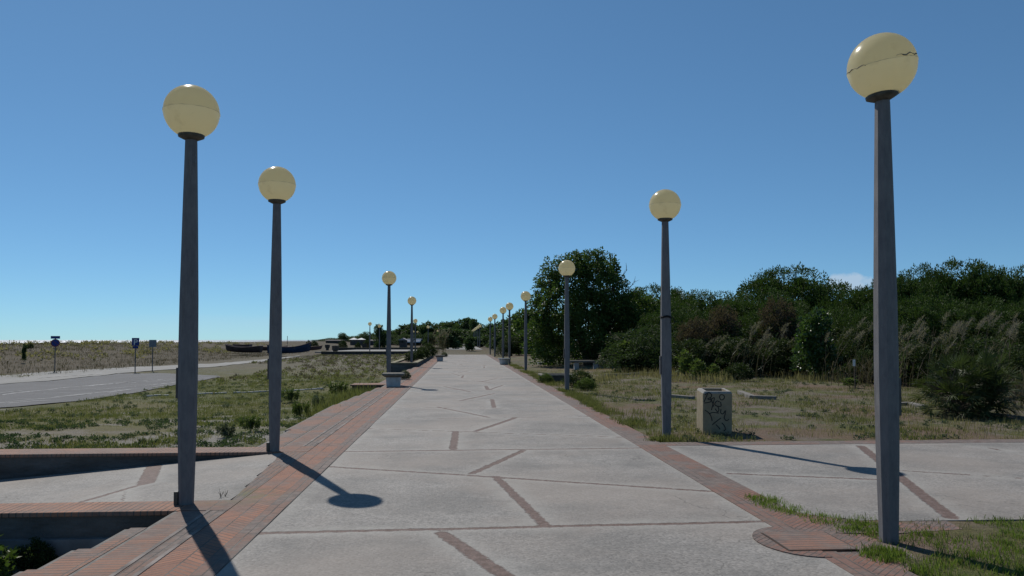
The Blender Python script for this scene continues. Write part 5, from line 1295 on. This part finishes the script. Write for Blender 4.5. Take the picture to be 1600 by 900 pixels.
grass('grass', [(x, y, max(z, 0.0)) for x, y, z in scat(190, 2.9, 3.75, 6.15, 7.7, creep)], .015, .05, 11, .0028, .035, 'grass', 2, 'grass creeping over the right brick border')
grass('grass', [(x, y, 0.0) for x, y, z in scat(60, 2.98, 3.4, 5.3, 5.75, lambda x, y: (x - 3.12) ** 2 + (y - 5.55) ** 2 < .035)] , .03, .07, 12, .003, .03, 'grass', 12, 'small grass patch on the brick border near the cover')
grass('grass', [(x, y, max(z, -.02)) for x, y, z in scat(900, 3.02, 3.5, 12, 60, lambda x, y: vnoise(x, y, .8, 6) > -.1 and x > 3.0 + .12 * vnoise(x, y, 1.5, 3), 1.5)], .04, .13, 12, .005, .05, 'meadow', 3, 'fringe of grass along the right border')
def rfield(x, y): return dens(x, y, .45, -.05, 4) and x > 3.15
grass('meadow_grass', scat(5200, 3.1, 26, 11.92, 36, rfield, 1.5), .03, .12, 10, .005, .07, 'meadow', 4, 'patchy green grass on the rough ground at right')
grass('dry_grass', scat(5200, 3.3, 26, 11.95, 40, lambda x, y: dens(x, y, .5, -.15, 12), 1.4), .04, .15, 8, .004, .08, 'drygrass', 5, 'dry grass on the rough ground at right')
grass('dry_grass', scat(1500, 5, 34, 26, 34, lambda x, y: dens(x, y, .4, -.1, 17)), .12, .45, 9, .007, .12, 'drygrass', 15, 'taller dry grass at the foot of the shrubs')
def lf(x, y): return x < -3.25 and dens(x, y, .35, .20 - .34 * sstep(14, 20, y), 7) and x > -9 - (y - 12) * .55
grass('meadow_grass', scat(6200, -26, -3.2, 11.95, 44, lambda x, y: lf(x, y) and not paved(x, y), 1.6), .03, .10, 9, .006, .08, 'meadow', 6, 'patchy olive grass in the left meadow')
grass('dry_grass', scat(2600, -26, -3.2, 11.95, 50, lambda x, y: x < -3.2 and dens(x, y, .4, -.1, 22) and not paved(x, y), 1.5), .03, .11, 7, .005, .09, 'drygrass', 7, 'dry blades in the left meadow')
grass('meadow_grass', [(x, y, -.30) for x, y, z in scat(240, -3.9, -3.0, 19, 27.6, lambda x, y: True)], .10, .42, 9, .007, .10, 'meadow', 8, 'tall weeds beside the outer bricks before the wall stub')
grass('dry_grass', [(x, y, gz(x, y)) for x, y, z in scat(2600, -60, -23, 42, 120, lambda x, y: True)], .10, .3, 8, .014, .35, 'reed', 9, 'dry scrub on the dune')
def herbs(name, pts, r, nl, ll, lw_, mat, seed, label):
    rng = np.random.default_rng(seed); c = np.array(pts); c[:, 2] += r * .35
    reps = []
    for k2 in range(3): q_ = c.copy(); q_[:, :2] += rng.normal(size=(len(c), 2)) * r * .9; reps.append(q_)
    c = np.concatenate(reps); V_, F_ = leaves(rng, c, r, nl, ll, lw_, .1, None, .3); V_[:, 2] = np.maximum(V_[:, 2], np.repeat(np.repeat(c[:, 2] - r * .5, nl), 4))
    o = link(name, mesh_np(name, V_, F_, [M[mat]])); tag(o, label, 'ground cover', kind='stuff')
herbs('low_herbs', scat(430, -14, -3.3, 12.0, 19, lambda x, y: x > -7.3 - (y - 12) * .6 and dens(x, y, .9, -.05, 31) and not paved(x, y), 1.3), .042, 16, .04, .012, 'darkherb', 1, 'low grey-green herbs dotting the sandy ground at left')
herbs('low_herbs', scat(260, -20, -3.3, 20, 40, lambda x, y: not paved(x, y), 1.2), .05, 14, .06, .016, 'herb', 2, 'low herbs in the far part of the left meadow')
herbs('low_herbs', scat(380, 3.5, 20, 12.2, 30, lambda x, y: dens(x, y, .6, .0, 33), 1.3), .045, 18, .045, .013, 'herb', 3, 'low grey-green herbs dotting the rough ground at right')
herbs('dune_scrub', scat(260, -62, -30, 55, 160, lambda x, y: True), .28, 16, .25, .06, 'drygrass', 4, 'low scrub scattered over the dune')
herbs('low_herbs', scat(520, -20, -4.3, 38, 100, lambda x, y: not paved(x, y) and x > -18), .10, 12, .10, .022, 'reed', 5, 'dry herbs in the far part of the meadow')
herbs('low_herbs', scat(420, -20, -4.3, 34, 100, lambda x, y: not paved(x, y) and x > -18), .10, 12, .10, .025, 'meadow', 6, 'dark herbs in the far part of the meadow')
# grass fringe on top of the far wall and weeds in the pit
grass('grass', [(x, y, -.06) for x, y, z in scat(160, -8, -3.2, 11.75, 11.95, lambda x, y: True)], .03, .08, 8, .004, .04, 'meadow', 10, 'grass fringe behind the brick-topped wall')
def weed(x, y, z, s, label, mat='sprout', kindn='roundbush', rz=0):
    o = empty('weed', (x, y, z), label, 'weed', 'weeds beside the promenade', rz); o.scale = (s, s, s)
    cm, tm = KIND[kindn]; key = kindn + mat
    if key not in KIND: c2 = cm.copy(); c2.materials.clear(); c2.materials.append(M[mat]); KIND[key] = (c2, tm)
    link('foliage', KIND[key][0], o); link('stem', tm, o); return o
wd = P(15, 872, -.3); w0 = weed(wd.x - .25, wd.y, -.48, .34, 'leafy green weed bush in the pit at the bottom left corner', 'fig', 'pitweed')
wd2 = P(52, 880, -.42); weed(wd2.x, wd2.y, -.48, .3, 'smaller dark weed right of the leafy bush in the pit', 'shrub')
fl = P(77, 857, -.35); o = empty('yellow_flower', (fl.x, fl.y, -.48), 'single small yellow flower in the shaded pit at lower left', 'flower')
m = MB(); m.tube([(0, 0, 0), (.01, 0, .07), (0, 0, .13)], .003, 5); m.build('stem', M['sprout'], o); m = MB()
for i in range(7):
    a = i * .9; m.add([(0, 0, .13), (.014 * math.cos(a - .4), .014 * math.sin(a - .4), .137), (.026 * math.cos(a), .026 * math.sin(a), .135), (.014 * math.cos(a + .4), .014 * math.sin(a + .4), .137)], [(0, 1, 2, 3)])
m.build('petals', M['flower'], o)
for px, py, s_, lb, mt in ((392, 680, .34, 'bright green weed behind the wall, left of the second left lamp base', 'sprout'), (355, 690, .3, 'green weed behind the wall between the two left lamps', 'herb'), (470, 640, .45, 'green weed beside the outer bricks, right of second left lamp', 'sprout'),
                           (500, 628, .5, 'tall green weed beside the outer bricks before the wall stub', 'herb'), (530, 610, .6, 'green weed at the left end of the wall stub', 'sprout'), (455, 618, .5, 'bright weed clump right of second left lamp pole in the meadow', 'sprout'), (222, 700, .12, 'tiny weed on top of the wall behind the ramp', 'herb')):
    v = P(px, py, -.15); weed(v.x, v.y, gz(v.x, v.y) - .02, s_, lb, mt, 'tallweed', rz=px)
for px, py, s_, lb in ((345, 777, .07, 'dry twig plant at the slab edge right of nearest left lamp'), (352, 776, .05, 'smaller dry twig plant at the slab edge right of nearest left lamp')):
    v = P(px, py, 0); o = empty('dry_plant', (v.x, v.y, 0.0), lb, 'weed', 'dry twig plants on the bricks'); m = MB(); rr = random.Random(px)
    for i in range(7): a = rr.uniform(0, 6.28); m.tube([(0, 0, 0), (.3 * s_ * math.cos(a), .3 * s_ * math.sin(a), s_ * .6), (.5 * s_ * math.cos(a), .5 * s_ * math.sin(a), s_ * rr.uniform(.7, 1.2))], [.002, .0015, .001], 4)
    m.build('twigs', M['bark'], o)
weed(P(632, 593, 0).x, P(632, 593, 0).y, 0.0, .42, 'green weed at the right side of the nearer stone stool', 'herb')
weed(P(700, 555, 0).x - .2, 72, 0.0, .5, 'weed at the foot of the pampas grass', 'herb')
